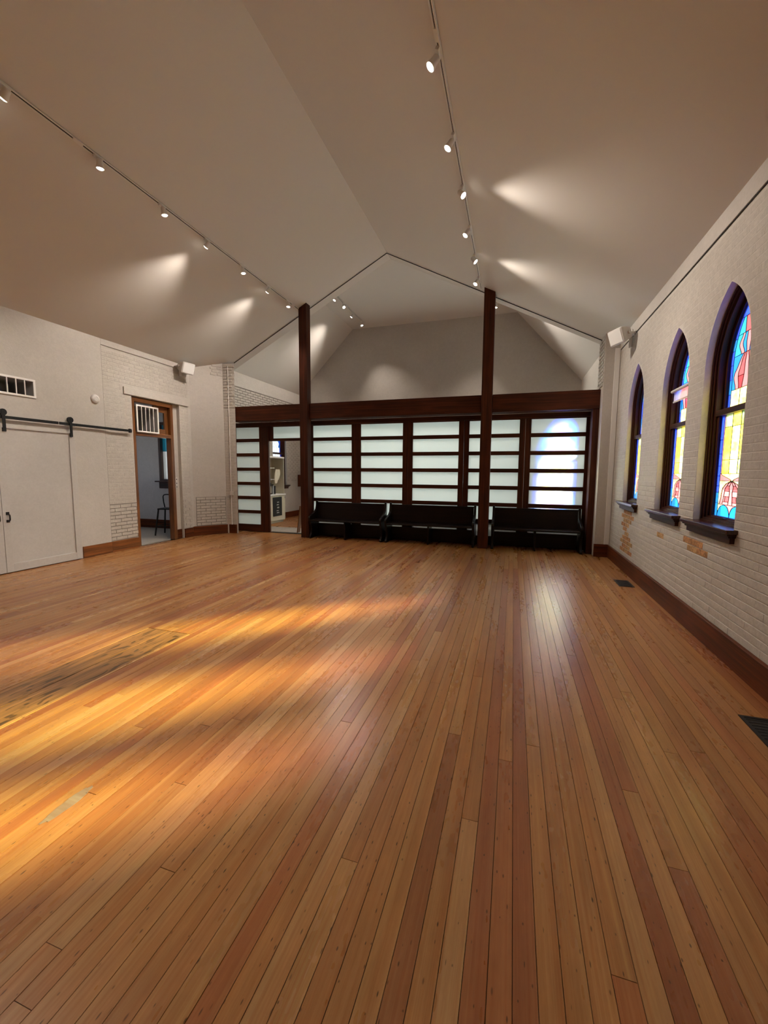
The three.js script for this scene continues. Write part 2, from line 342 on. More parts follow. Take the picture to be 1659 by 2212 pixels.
// ---------------------------------------------------------------- left wall
const DZ0 = 5.74, DZ1 = 6.83, DH = 2.715;                    // doorway in the left wall (distance along -z)
let wallLeft;
{
  const s = poly([[-ZB + 0.3, -0.1], [-ZB + 0.3, 3.9], [-ZS, 3.9], [-ZS, 3.6], [-ZR - 0.3, 3.6], [-ZR - 0.3, -0.1], [DZ0, -0.1], [DZ0, DH], [DZ1, DH], [DZ1, -0.1]]);
  s.holes.push(new THREE.Path(archPts(0, SILL).map(([u, y]) => new THREE.Vector2(-WINDOW_L + u, y))));
  const vent = () => new THREE.Path([[3.30, 2.42], [4.16, 2.42], [4.16, 2.635], [3.30, 2.635]].map(([a, b]) => new THREE.Vector2(a, b)));
  s.holes.push(vent());
  const g = new THREE.ExtrudeGeometry(s, { depth: 0.15, bevelEnabled: false }).rotateY(Math.PI / 2).translate(XL - 0.155, 0, 0);
  wallLeft = struct('wall_left', metres(flat(g)), M.mortar, 'white painted left wall, smooth plaster beside rough brick', 'wall');
  // smooth plaster sheet toward the camera
  const sheet = poly([[-ZR, 0], [5.2, 0], [5.2, 3.6], [-ZR, 3.6]]); sheet.holes.push(vent());
  obj('plaster_panel', metres(flat(new THREE.ExtrudeGeometry(sheet, { depth: 0.018, bevelEnabled: false }).rotateY(Math.PI / 2).translate(XL - 0.006, 0, 0))), M.wall, wallLeft);
  obj('frieze_board', bx(XL - 0.006, XL + 0.014, 3.44, 3.6, -7.07, -5.2, 0.003, 'z'), M.wall, wallLeft);
  const dists = (s_) => 1 / (s_ * s_);
  layBricks({
    wall: wallLeft, map: MAP.left, y0: 0.19, y1: 3.43,
    free: (y) => { let f = [[5.205, 7.07]]; if (y < 2.9) f = cut(f, y > 2.72 ? 5.58 : DZ0 - 0.005, y > 2.72 ? 7.068 : DZ1 + 0.005); return f; },
    at: (s_, y) => [XL - 0.005, y, -s_],
    proud: (s_, y) => (y < 0.83 ? 0.0095 : y > 2.9 ? 0.0026 : 0.0012), bed: 0.0075, head: 0.004, size: dists,
  });
  obj('joint_bed', bx(XL - 0.007, XL - 0.003, 0.19, 0.82, -5.737, -5.205), M.darkMortar, wallLeft);
  obj('joint_bed', bx(XL - 0.007, XL - 0.003, 2.7, 3.45, -11.75, -8.3), M.darkMortar, wallLeft);
  obj('seam', bx(XL - 0.004, XL + 0.0125, 0.18, 3.5, -5.2035, -5.2), M.darkMortar, wallLeft);
  obj('lintel', bx(XL - 0.008, XL + 0.02, 2.722, 2.845, -7.065, -5.58, 0.004, 'z'), M.wall, wallLeft);
  obj('door_reveal_infill', bx(XL - 0.15, XL - 0.075, 0, 2.715, -6.835, -6.68, 0.003), M.wall, wallLeft);
  // upper brick of the left wall behind the screen
  layBricks({
    wall: wallLeft, map: MAP.left, y0: 1.1, y1: 3.44, free: (y) => { let f = [[8.3, 11.75]]; const h = archHalf(y); if (y > SILL && y < archTop()) f = cut(f, -WINDOW_L - h - 0.02, -WINDOW_L + h + 0.02); return f; },
    at: (s_, y) => [XL - 0.005, y, -s_], proud: () => 0.011, bed: 0.014, head: 0.012, size: (s_, y) => (y > 2.75 ? 1 / (s_ * s_) : y > 1.6 && s_ > 11 ? 0.004 : 0.0001), limit: 220,
  });
  obj('frieze_board', bx(XL - 0.006, XL + 0.016, 3.45, 3.9, -11.75, -8.2, 0.003, 'z'), M.wall, wallLeft);
}
// ---------------------------------------------------------------- rear and back walls, piers
struct('wall_rear', bx(XL - 0.3, XR + 0.3, -0.1, 5.9, ZR, ZR + 0.25), M.wall, 'plain white rear wall behind the viewer', 'wall');
{
  const s = poly([[XL - 0.3, -0.1], [XR + 0.3, -0.1], [XR + 0.3, 6.0], [XL - 0.3, 6.0]]), X = [-3.3, -0.6];
  for (const x of X) s.holes.push(new THREE.Path([[x - 0.55, 0.95], [x + 0.55, 0.95], [x + 0.55, 2.3], [x - 0.55, 2.3]].map(([a, b]) => new THREE.Vector2(a, b))));
  struct('wall_back', exZ(s, ZB, ZB - 0.25, 'y'), M.wall, 'plain white back wall beyond the timber screen', 'wall');
  X.forEach((x, i) => {  // unseen windows added so daylight brightens the frosted panes
    const w = structGroup('window_' + (7 + i), ['left', 'right'][i] + ' added window in the unseen part of the back wall, lighting the frosted screens from behind', 'window');
    obj('window_frame', [bx(x - 0.56, x - 0.5, 0.94, 2.31, ZB - 0.12, ZB - 0.04), bx(x + 0.5, x + 0.56, 0.94, 2.31, ZB - 0.12, ZB - 0.04), bx(x - 0.5, x + 0.5, 0.94, 1.0, ZB - 0.12, ZB - 0.04), bx(x - 0.5, x + 0.5, 2.25, 2.31, ZB - 0.12, ZB - 0.04), bx(x - 0.5, x + 0.5, 1.6, 1.65, ZB - 0.12, ZB - 0.05)], M.windowWood, w);
    for (const [a, b] of [[1.0, 1.6], [1.65, 2.25]]) obj('glass_pane', metres(flat(new THREE.PlaneGeometry(1.0, b - a).translate(x, (a + b) / 2, ZB - 0.08))), M.obscured, w);
  });
}
{
  // pier at the right end of the screen
  const pier = struct('wall_pier_right', exZ(poly([[1.345, 0], [XR + 0.01, 0], [XR + 0.01, 3.66], [1.345, 3.72]]), -7.6, -8.05), M.wall, 'plain white pier between the timber screen and the window wall', 'pier');
  obj('corner_strip', bx(1.49, 1.566, 0.21, 3.4, -7.592, -7.615, 0.004), M.white, pier);
  layBricks({ wall: pier, map: (u, v, w) => [-w, v, -u], y0: 2.82, y1: 3.68, free: () => [[7.62, 8.04]], at: (s_, y) => [1.347, y, -s_], proud: () => 0.014, bed: 0.014, head: 0.012, limit: 60 });
  // splayed pier at the left end
  const A = [XL - 0.05, 7.07], B = [-6.13, 7.70], C = [-5.87, 7.755], D = [-6.30, 8.3], E = [XL - 0.05, 8.3];
  const g = new THREE.ExtrudeGeometry(poly([A, B, C, D, E]), { depth: 3.72, bevelEnabled: false }).rotateX(-Math.PI / 2);
  const left = struct('wall_pier_left', metres(flat(g)), M.wall, 'splayed white plaster pier beside the doorway, brick at its foot and edge', 'pier');
  const face = (P, Q) => { const L = Math.hypot(Q[0] - P[0], Q[1] - P[1]), tx = (Q[0] - P[0]) / L, tz = -(Q[1] - P[1]) / L, nx = -tz, nz = tx; return { L, at: (s_, y) => [P[0] + tx * s_, y, -P[1] + tz * s_], map: (u, v, w) => [u * tx + w * nx, v, u * tz + w * nz] }; };
  const f1 = face(A, B), f2 = face(B, C);
  { const k = Math.atan2(B[1] - A[1], B[0] - A[0]); obj('joint_bed', bx(0.12, f1.L - 0.01, 0.205, 0.83, -0.002, 0.0015).rotateY(k).translate(A[0], 0, -A[1]), M.darkMortar, left); }
  layBricks({ wall: left, map: f1.map, y0: 0.21, y1: 0.83, free: () => [[0.13, f1.L - 0.02]], at: f1.at, proud: () => 0.008, bed: 0.010, head: 0.008, limit: 80 });
  layBricks({ wall: left, map: f1.map, y0: 3.44, y1: 3.72, free: () => [[f1.L - 0.26, f1.L]], at: f1.at, proud: () => 0.012, bed: 0.012, head: 0.01, limit: 30 });
  layBricks({ wall: left, map: f2.map, y0: 0.25, y1: 3.7, free: (y) => [[0, f2.L - (Math.round(y / COURSE) % 2) * 0.05]], at: f2.at, proud: (s_, y) => (y > 2.75 ? 0.014 : 0.002), bed: 0.01, head: 0.009, limit: 180 });
}
// ---------------------------------------------------------------- ceilings
{
  const prof = poly([[XL - 0.35, roofY(XL - 0.35)], [MID, RIDGE], [XR + 0.35, roofY(XR + 0.35)], [XR + 0.35, roofY(XR + 0.35) + 0.25], [MID, RIDGE + 0.3], [XL - 0.35, roofY(XL - 0.35) + 0.25]]);
  const hall = struct('ceiling', exZ(prof, ZR + 0.2, ZS), M.ceiling, 'high white gabled ceiling over the hall', 'ceiling');
  const o = 0.012, c = [[-6.0, roofY(-6.0) - o], [MID, RIDGE - o * 1.15], [1.36, roofY(1.36) - o]];
  for (const k of [0, 1]) obj('gable_cable', rod([...c[k], ZG], [...c[k + 1], ZG], 0.007, 8), M.dark, hall).userData.label = 'dark cable along the gable edge';
  const kL = (BACKY - EAVE) / (-4.70 - XL), kR = (BACKY - EAVE) / (XR + 0.05);
  const back = [[XL - 0.35, EAVE - kL * 0.35], [-4.70, BACKY], [-0.05, BACKY], [XR + 0.35, EAVE - kR * 0.35]];
  const out = back.map(([x, y]) => [x, y + 0.35]).reverse();
  struct('ceiling_back', exZ(poly([...back, ...out]), ZS - 0.001, ZB - 0.2), M.ceiling, 'flat-topped white ceiling with steep sides beyond the screen', 'ceiling');
  const up = poly([[XL - 0.3, roofY(XL - 0.3) + 0.001], [MID, RIDGE + 0.001], [XR + 0.3, roofY(XR + 0.3) + 0.001], [XR + 0.3, 6.2], [XL - 0.3, 6.2]]);
  struct('ceiling_gable', exZ(up, ZS, ZS - 0.03), M.ceiling, 'white gable face where the two ceilings meet', 'ceiling');
}
// ---------------------------------------------------------------- baseboards
struct('baseboard_right', [bx(XR - 0.028, XR + 0.004, 0, 0.205, -7.6, ZR, 0.005, 'z'), bx(1.335, XR - 0.02, 0, 0.215, -7.57, -7.6, 0.004, 'x')], M.baseWood, 'dark red-brown baseboard along the window wall', 'baseboard');
struct('baseboard_left', [bx(XL + 0.012, XL + 0.034, 0, 0.182, -5.195, -4.70, 0.004, 'z'), bx(XL - 0.004, XL + 0.03, 0, 0.182, -5.737, -5.198, 0.004, 'z')], M.baseWoodPale, 'brown baseboard between the barn door and the doorway', 'baseboard');
{
  const P = [XL - 0.05, -7.07], Q = [-6.13, -7.70], L = Math.hypot(Q[0] - P[0], Q[1] - P[1]), ang = Math.atan2(-(Q[1] - P[1]), Q[0] - P[0]);
  const g = bx(0.03, L + 0.01, 0, 0.2, -0.004, 0.026, 0.004, 'x').rotateY(ang).translate(P[0], 0, P[1]);
  const g2 = bx(-6.15, -5.90, 0, 0.2, -7.75, -7.71, 0.004, 'x');
  struct('baseboard_pier', [g, g2, bx(XL - 0.004, XL + 0.026, 0, 0.19, -7.07, -6.84, 0.004, 'z'), bx(XL - 0.08, XL - 0.05, 0, 0.185, -6.84, -6.685, 0.004, 'z')], M.baseWood, 'brown baseboard round the splayed pier', 'baseboard');
}
struct('baseboard_back', [bx(XL, XL + 0.03, 0, 0.172, -11.75, -10.1, 0.004, 'z'), bx(XL, XR, 0, 0.172, -11.75, -11.72, 0.004, 'x')], M.baseWood, 'dark baseboard in the room beyond the screen', 'baseboard');

// ---------------------------------------------------------------- stained-glass windows
// pieces of one window in wall coordinates: u along the wall, v up, w outward
const LW = 0.0035;
function band(v0, v1, a, b, n = 8) {                        // the area between two curves u = a(v), u = b(v)
  const L = [], R = [];
  for (let i = 0; i <= n; i++) { const v = v0 + (v1 - v0) * i / n; L.push([a(v), v]); R.push([b(v), v]); }
  return [...L, ...R.reverse()];
}
function shrink(pts, d) {                                    // pull a piece in from its cames
  let cx = 0, cy = 0; for (const [x, y] of pts) { cx += x; cy += y; } cx /= pts.length; cy /= pts.length;
  return pts.map(([x, y]) => { const L = Math.hypot(x - cx, y - cy) || 1, k = Math.max(0.2, 1 - d / L); return [cx + (x - cx) * k, cy + (y - cy) * k]; });
}
const sm = (t) => { t = Math.max(0, Math.min(1, t)); return t * t * (3 - 2 * t); };
const table = (rows) => (v) => { let i = 0; while (i < rows.length - 2 && v > rows[i + 1][0]) i++; const [v0, a] = rows[i], [v1, b] = rows[i + 1]; return a + (b - a) * sm((v - v0) / (v1 - v0)); };
const GW = 0.262, L0 = 1.045, L1 = 1.895, U0 = 1.945;
function lowerPieces() {
  const P = [], both = (v0, v1, a, b, c, n) => { P.push([band(v0, v1, a, b, n), c]); P.push([band(v0, v1, (v) => -b(v), (v) => -a(v), n), c]); };
  const k = (x) => () => x, H = L1 - L0;
  const cuts = [0, 0.13, 0.235, 0.30, 0.40, 0.50, 0.62, 0.76, 1].map((t) => L0 + t * H);
  for (let i = 0; i < cuts.length - 1; i++) both(cuts[i], cuts[i + 1], k(-GW), k(-0.205), i < 2 ? G.azure : G.blue, 1);
  both(L0 + 0.36, L1, k(-0.205), k(-0.188), G.violet, 1);
  // columns of pale glass
  const rows = [L0 + 0.36, L0 + 0.475, L0 + 0.745, L1];
  const cols = [[-0.188, -0.066], [-0.066, 0.066], [0.066, 0.188]];
  const tint = [[G.mint, G.pale, G.yellow], [G.yellow, G.pale, G.yellow], [G.green, G.yellow, G.mint]];
  for (let r = 0; r < 3; r++) for (let c = 0; c < 3; c++) P.push([band(rows[r], rows[r + 1], k(cols[c][0]), k(cols[c][1]), 1), tint[r][c]]);
  // swags over the flower: v 0.30 .. 0.36
  const t0 = L0 + 0.30, t1 = L0 + 0.36;
  const sw = table([[t0, -0.012], [t1, -0.188]]);
  both(t0, t1, k(-0.205), sw, G.pink); P.push([band(t0, t1, sw, (v) => -sw(v)), G.pale]);
  // flower: v 0.1 .. 0.30
  const f0 = L0 + 0.10;
  const x1 = table([[f0, -0.185], [L0 + 0.16, -0.162], [L0 + 0.23, -0.148], [L0 + 0.275, -0.095], [t0, -0.006]]), x2 = table([[f0, -0.132], [L0 + 0.16, -0.116], [L0 + 0.23, -0.102], [L0 + 0.275, -0.058], [t0, -0.004]]), x3 = table([[f0, -0.034], [L0 + 0.15, -0.028], [L0 + 0.2, -0.02], [L0 + 0.25, -0.032], [t0, -0.002]]);
  both(f0, t0, k(-0.205), x1, G.pale); both(f0, t0, x1, x2, G.pink, 14);
  both(f0, L0 + 0.125, x2, x3, G.pink); both(L0 + 0.125, L0 + 0.17, (v) => x2(v) + 0.025, x3, G.rose); both(L0 + 0.125, L0 + 0.17, x2, (v) => x2(v) + 0.025, G.pink); both(L0 + 0.17, L0 + 0.215, x2, x3, G.pink); both(L0 + 0.215, L0 + 0.26, x2, x3, G.rose); both(L0 + 0.26, t0, x2, x3, G.pink);
  P.push([band(f0, t0, x3, (v) => -x3(v)), G.pink]);
  // blue lobes: v 0 .. 0.10
  const hill = (v) => Math.sqrt(Math.max(0, 1 - ((v - L0) / 0.1) ** 2));
  const ul = (v) => -0.1 - 0.105 * hill(v), ur = (v) => -0.1 + 0.1 * hill(v);
  both(L0, f0, k(-0.205), ul, G.pale); both(L0, f0, ul, ur, G.azure); P.push([band(L0, f0, ur, (v) => -ur(v)), G.pink]);
  return P;
}
function upperPieces() {
  const P = [], both = (v0, v1, a, b, c, n = 8) => { P.push([band(v0, v1, a, b, n), c]); P.push([band(v0, v1, (v) => -b(v), (v) => -a(v), n), c]); };
  const k = (x) => () => x, INS = AW - GW, top = archTop(INS), edge = (v) => -archHalf(v, INS), bord = (v) => Math.min(0, edge(v) + 0.05);
  const t = (x) => U0 + x;
  const tb = top - 0.13;
  const cuts = [U0, t(0.12), t(0.24), t(0.36), t(0.47), t(0.56), tb];
  for (let i = 0; i < cuts.length - 1; i++) both(cuts[i], cuts[i + 1], edge, bord, i % 3 === 1 ? G.azure : G.blue, 6);
  P.push([band(tb, top, edge, (v) => -edge(v)), G.blue]);
  // pale columns
  both(U0, t(0.15), bord, k(-0.07), G.pale, 2); P.push([band(U0, t(0.15), k(-0.07), k(0.07), 1), G.pale]);
  // pink petals and red drops
  const a1 = table([[t(0.15), -0.15], [t(0.26), -0.19], [t(0.36), -0.12], [t(0.42), -0.06]]), a2 = table([[t(0.15), -0.10], [t(0.26), -0.12], [t(0.36), -0.08], [t(0.42), -0.04]]), a3 = table([[t(0.15), -0.05], [t(0.26), -0.03], [t(0.36), -0.025], [t(0.42), -0.012]]);
  both(t(0.15), t(0.42), bord, (v) => Math.max(bord(v), a1(v)), G.azure); both(t(0.15), t(0.42), (v) => Math.max(bord(v), a1(v)), a2, G.pink);
  both(t(0.15), t(0.25), a2, a3, G.red); both(t(0.25), t(0.42), a2, a3, G.rose); P.push([band(t(0.15), t(0.42), a3, (v) => -a3(v)), G.pink]);
  // blue comma inside a pink curl
  const c1 = (v) => Math.max(bord(v), table([[t(0.42), -0.10], [t(0.50), -0.14], [t(0.58), -0.09]])(v)), c2 = (v) => Math.max(bord(v), table([[t(0.42), -0.05], [t(0.50), -0.085], [t(0.58), -0.055]])(v)), c3 = (v) => Math.max(bord(v), table([[t(0.42), -0.02], [t(0.50), -0.03], [t(0.58), -0.02]])(v));
  both(t(0.42), t(0.58), bord, c1, G.cyan); both(t(0.42), t(0.58), c1, c2, G.pink); both(t(0.42), t(0.58), c2, c3, G.azure); P.push([band(t(0.42), t(0.58), c3, (v) => -c3(v)), G.pink]);
  if (tb > t(0.58)) { const d1 = (v) => Math.max(bord(v), -0.06); both(t(0.58), tb, bord, d1, G.cyan, 3); P.push([band(t(0.58), tb, d1, (v) => -d1(v)), G.rose]); }
  return P;
}
function outline(pts, r) {                                    // lead came round one piece
  const list = [];
  for (let i = 0; i < pts.length; i++) {
    const a = pts[i], b = pts[(i + 1) % pts.length], L = Math.hypot(b[0] - a[0], b[1] - a[1]);
    if (L < 0.004) continue;
    const ang = Math.atan2(b[1] - a[1], b[0] - a[0]);
    list.push(metres(flat(new THREE.BoxGeometry(L + r, r * 2, r * 2.4).rotateZ(ang).translate((a[0] + b[0]) / 2, (a[1] + b[1]) / 2, 0))));
  }
  return list;
}
const lowP = lowerPieces(), upP = upperPieces();
const shapeGeo = (pts) => metres(flat(new THREE.ShapeGeometry(poly(pts))), 'x');
const lowG = lowP.map(([p, c]) => [shapeGeo(shrink(p, 0.0008)), c]), upG = upP.map(([p, c]) => [shapeGeo(shrink(p, 0.0008)), c]);
const lowLead = join(lowP.flatMap(([p]) => outline(p, 0.0019))), upLead = join(upP.flatMap(([p]) => outline(p, 0.0019)));
const ring = (d0, d1, y0, y1, w0, w1) => { const s = poly(archPts(d0, y0)); s.holes.push(new THREE.Path(archPts(d1, y1).map(([a, b]) => new THREE.Vector2(a, b)))); return exZ(s, w0, w1, 'y'); };
const frameGeo = join([ring(-0.005, 0.036, SILL - 0.01, SILL + 0.03, 0.07, 0.195), ring(0.03, 0.066, SILL + 0.02, SILL + 0.045, 0.085, 0.16), ring(0.004, 0.016, SILL + 0.0, SILL + 0.012, 0.058, 0.075)]);
const upSash = join([ring(0.06, AW - GW, U0 - 0.02, U0, 0.13, 0.17)]);
const lowSash = join([bx(-0.305, -GW, SILL + 0.03, L1, 0.10, 0.14, 0.004), bx(GW, 0.305, SILL + 0.03, L1, 0.10, 0.14, 0.004), bx(-0.305, 0.305, SILL + 0.025, L0, 0.10, 0.14, 0.004, 'x'), bx(-0.305, 0.305, L1, U0, 0.085, 0.165, 0.005, 'x')]);
const stoolGeo = bx(-0.44, 0.44, SILL - 0.03, SILL + 0.002, -0.075, 0.12, 0.006, 'x');
const apronGeo = join([bx(-0.425, 0.425, SILL - 0.045, SILL - 0.028, -0.058, 0.006, 0.004, 'x'), bx(-0.41, 0.41, SILL - 0.062, SILL - 0.043, -0.044, 0.006, 0.004, 'x'), bx(-0.40, 0.40, SILL - 0.105, SILL - 0.06, -0.03, 0.006, 0.004, 'x')]);
const PALER = new Map([[G.pink, G.milk], [G.rose, G.milk], [G.red, G.milk], [G.pale, G.milk], [G.yellow, G.milk], [G.green, G.milk], [G.mint, G.milk]]);
function stained(n, x, z, turn, label, recolour = (c) => c) {
  const w = structGroup('window_' + n, label, 'window');
  w.position.set(x, 0, z); w.rotation.y = turn;
  obj('window_frame', frameGeo, M.windowWood, w);
  const lo = obj('lower_sash', lowSash, M.windowWood, w), hi = obj('upper_sash', upSash, M.windowWood, w);
  for (const [g, c] of lowG) obj('glass_pane', g, recolour(c), lo).position.z = 0.12;
  obj('lead_came', lowLead, M.lead, lo).position.z = 0.12;
  for (const [g, c] of upG) obj('glass_pane', g, recolour(c), hi).position.z = 0.15;
  obj('lead_came', upLead, M.lead, hi).position.z = 0.15;
  obj('window_sill', stoolGeo, M.sillWood, w); obj('apron', apronGeo, M.windowWood, w);
  obj('sash_lift', bx(-0.03, 0.03, SILL + 0.033, SILL + 0.05, 0.085, 0.1, 0.003), M.blackMetal, w);
  return w;
}
stained(1, XR, WINDOWS_R[0], Math.PI / 2, 'pointed stained-glass window farthest along the right wall, beside the pier');
const w2 = stained(2, XR, WINDOWS_R[1], Math.PI / 2, 'pointed stained-glass window with a short white roller shade');
stained(3, XR, WINDOWS_R[2], Math.PI / 2, 'nearest pointed stained-glass window in the right wall');
stained(4, XR, WINDOWS_R[3], Math.PI / 2, 'stained-glass window behind the screen, glowing through the last frosted panel', (c) => (c === G.pale ? G.milk : c === G.pink ? G.violet : c));
stained(5, XL, WINDOW_L, -Math.PI / 2, 'stained-glass window in the left wall above the cream cabinet', (c) => PALER.get(c) || c);
{
  const r = thing('roller_shade', 'short white roller shade hung across the middle right window', 'shade', [XR, 0, WINDOWS_R[1]], Math.PI / 2);
  obj('roller_tube', rod([-0.295, 2.30, 0.08], [0.295, 2.30, 0.08], 0.017, 16), M.plastic, r);
  obj('fabric', bx(-0.285, 0.285, 2.19, 2.30, 0.094, 0.0955), M.shade, r);
  obj('hem_bar', bx(-0.29, 0.29, 2.178, 2.195, 0.088, 0.1, 0.003, 'x'), M.plastic, r);
}

// ---------------------------------------------------------------- timber posts, beam and screens
const ZP = -8.13;
const post = (x0, x1) => exZ(poly([[x0, 0], [x1, 0], [x1, roofY(x1) - 0.003], [x0, roofY(x0) - 0.003]]), -7.70, -7.87, 'y', 0.004);
tag(obj('timber_post', post(-4.26, -4.085), M.timber), 'dark timber post left of the pews, by the screen opening', 'post', 'timber posts carrying the gable');
tag(obj('timber_post', post(-0.60, -0.412), M.timber), 'dark timber post between the middle pew and the right pew', 'post', 'timber posts carrying the gable');
{
  const b = thing('header_beam', 'dark timber beam across the top of the frosted screen', 'beam');
  obj('beam', bx(-5.985, 1.345, 2.485, 2.80, -7.88, -8.06, 0.006, 'x'), M.timber, b);
  obj('fascia', [bx(-5.985, -4.265, 2.485, 2.80, -7.78, -7.875, 0.006, 'x'), bx(-4.08, -0.605, 2.485, 2.80, -7.78, -7.875, 0.006, 'x'), bx(-0.407, 1.345, 2.485, 2.80, -7.78, -7.875, 0.006, 'x')], M.timber, b);
}
tag(obj('screen_jamb', bx(1.245, 1.345, 0, 2.484, -7.79, -8.0, 0.005), M.timber), 'dark timber jamb at the right end of the screen, against the pier', 'jamb');
tag(obj('screen_track', bx(-6.25, 1.345, 2.40, 2.4845, -8.07, -8.20, 0.004, 'x'), M.screenWood), 'dark head rail above the frosted screens, under the beam', 'rail');
const rowTop = 2.382, rowP = 0.3258, rowH = 0.2535;
function screenPanel(label, x0, x1, g0, g1, z, rows = 7) {
  const t = thing('sliding_screen', label, 'screen', [0, 0, 0], 0, 'frosted timber screens in a row');
  const bottom = rows === 7 ? 0.006 : rowTop - (rows - 1) * rowP - rowH - 0.06;
  obj('stile', bx(x0, g0, bottom, 2.40, z - 0.025, z + 0.025, 0.004), M.screenWood, t); obj('stile', bx(g1, x1, bottom, 2.40, z - 0.025, z + 0.025, 0.004), M.screenWood, t);
  let y = 2.40;
  for (let r = 0; r <= rows; r++) {
    const top = y, bot = r === rows ? bottom : rowTop - r * rowP;
    obj('rail', bx(g0 - 0.002, g1 + 0.002, bot, top, z - 0.022, z + 0.022, 0.003, 'x'), M.screenWood, t);
    if (r < rows) { const p1 = rowTop - r * rowP, p0 = p1 - rowH; obj('frosted_pane', metres(flat(new THREE.PlaneGeometry(g1 - g0, rowH).translate((g0 + g1) / 2, (p0 + p1) / 2, z))), M.frosted, t); y = p0; }
  }
  return t;
}
screenPanel('narrow frosted screen at the left end, left of the opening', -6.2, -5.262, -6.12, -5.50, ZP + 0.03);
screenPanel('single frosted pane over the opening beside the left post', -5.258, -4.29, -5.16, -4.40, ZP, 1);
screenPanel('frosted screen just right of the left timber post', -4.285, -3.17, -4.17, -3.27, ZP);
screenPanel('second frosted screen right of the left timber post', -3.166, -2.056, -3.066, -2.158, ZP);
screenPanel('frosted screen behind the middle pew, left of the right post', -2.052, -0.938, -1.951, -1.036, ZP);
screenPanel('frosted screen crossed by the right timber post', -0.934, 0.181, -0.837, 0.081, ZP);
screenPanel('frosted screen with coloured glow at the right end', 0.185, 1.32, 0.284, 1.203, ZP);
tag(obj('threshold', bx(-5.26, -4.3, 0, 0.012, -8.19, -8.09, 0.003, 'x'), M.dark), 'dark threshold strip at the screen opening', 'threshold');

// ---------------------------------------------------------------- pews
{
  // end panel in (z, y): back leans, scrolled arm, splayed foot
  const s = new THREE.Shape();
  s.moveTo(-8.10, 0); s.lineTo(-7.69, 0); s.quadraticCurveTo(-7.67, 0.04, -7.72, 0.07); s.quadraticCurveTo(-7.77, 0.16, -7.72, 0.28); s.quadraticCurveTo(-7.67, 0.34, -7.66, 0.40);
  s.quadraticCurveTo(-7.64, 0.45, -7.68, 0.47); s.quadraticCurveTo(-7.74, 0.48, -7.78, 0.505); s.quadraticCurveTo(-7.92, 0.54, -7.985, 0.60); s.quadraticCurveTo(-8.015, 0.68, -8.02, 0.765); s.quadraticCurveTo(-8.045, 0.785, -8.07, 0.765); s.lineTo(-8.085, 0.42); s.quadraticCurveTo(-8.07, 0.2, -8.10, 0);
  const end = new THREE.ExtrudeGeometry(s, { depth: 0.03, bevelEnabled: true, bevelSize: 0.006, bevelThickness: 0.006, bevelOffset: -0.006, bevelSegments: 2, curveSegments: 10 }).rotateY(-Math.PI / 2);  // z -> x mirrored
  // rotateY(-90): (x, y, z) -> (-z, y, x): profile x becomes world z
  const endGeo = metres(flat(end));
  const pew = (x0, x1, label) => {
    const p = thing('church_pew', label, 'pew', [0, 0, 0], 0, 'dark pews along the screen');
    for (const x of [x0 + 0.042, x1]) obj('pew_end', endGeo, M.pew, p).position.x = x;
    obj('seat', bx(x0 + 0.04, x1 - 0.04, 0.362, 0.392, -7.665, -8.03, 0.008, 'x'), M.pew, p);
    const bk = bx(x0 + 0.04, x1 - 0.04, 0, 0.36, -0.014, 0.014, 0.006, 'x').rotateX(-0.115).translate(0, 0.385, -8.0);
    obj('backrest', bk, M.pew, p);
    obj('top_rail', bx(x0 + 0.03, x1 - 0.03, 0.722, 0.742, -8.02, -8.07, 0.006, 'x'), M.pew, p);
    obj('lower_rail', bx(x0 + 0.04, x1 - 0.04, 0.03, 0.285, -8.02, -8.045, 0.004, 'x'), M.pew, p);
    obj('seat_support', bx((x0 + x1) / 2 - 0.015, (x0 + x1) / 2 + 0.015, 0, 0.362, -7.72, -8.04, 0.004), M.pew, p);
  };
  pew(-4.075, -2.475, 'dark wooden pew beside the screen opening, leftmost');
  pew(-2.405, -0.665, 'dark wooden pew in the middle, left of the right post');
  pew(-0.36, 1.175, 'dark wooden pew right of the right post, by the pier');
}
{
  const b = thing('added_shade_bench', 'unseen low bench added behind the frosted screens to shade their bottom panes', 'bench', [0, 0, 0]);  // added blocker, out of view: keeps light off the lowest frosted panes
  obj('box', bx(-4.1, 1.2, 0.02, 0.47, -8.26, -8.62, 0.01, 'x'), M.timber, b); obj('lid', bx(-4.12, 1.22, 0.47, 0.50, -8.24, -8.64, 0.006, 'x'), M.timber, b);
}
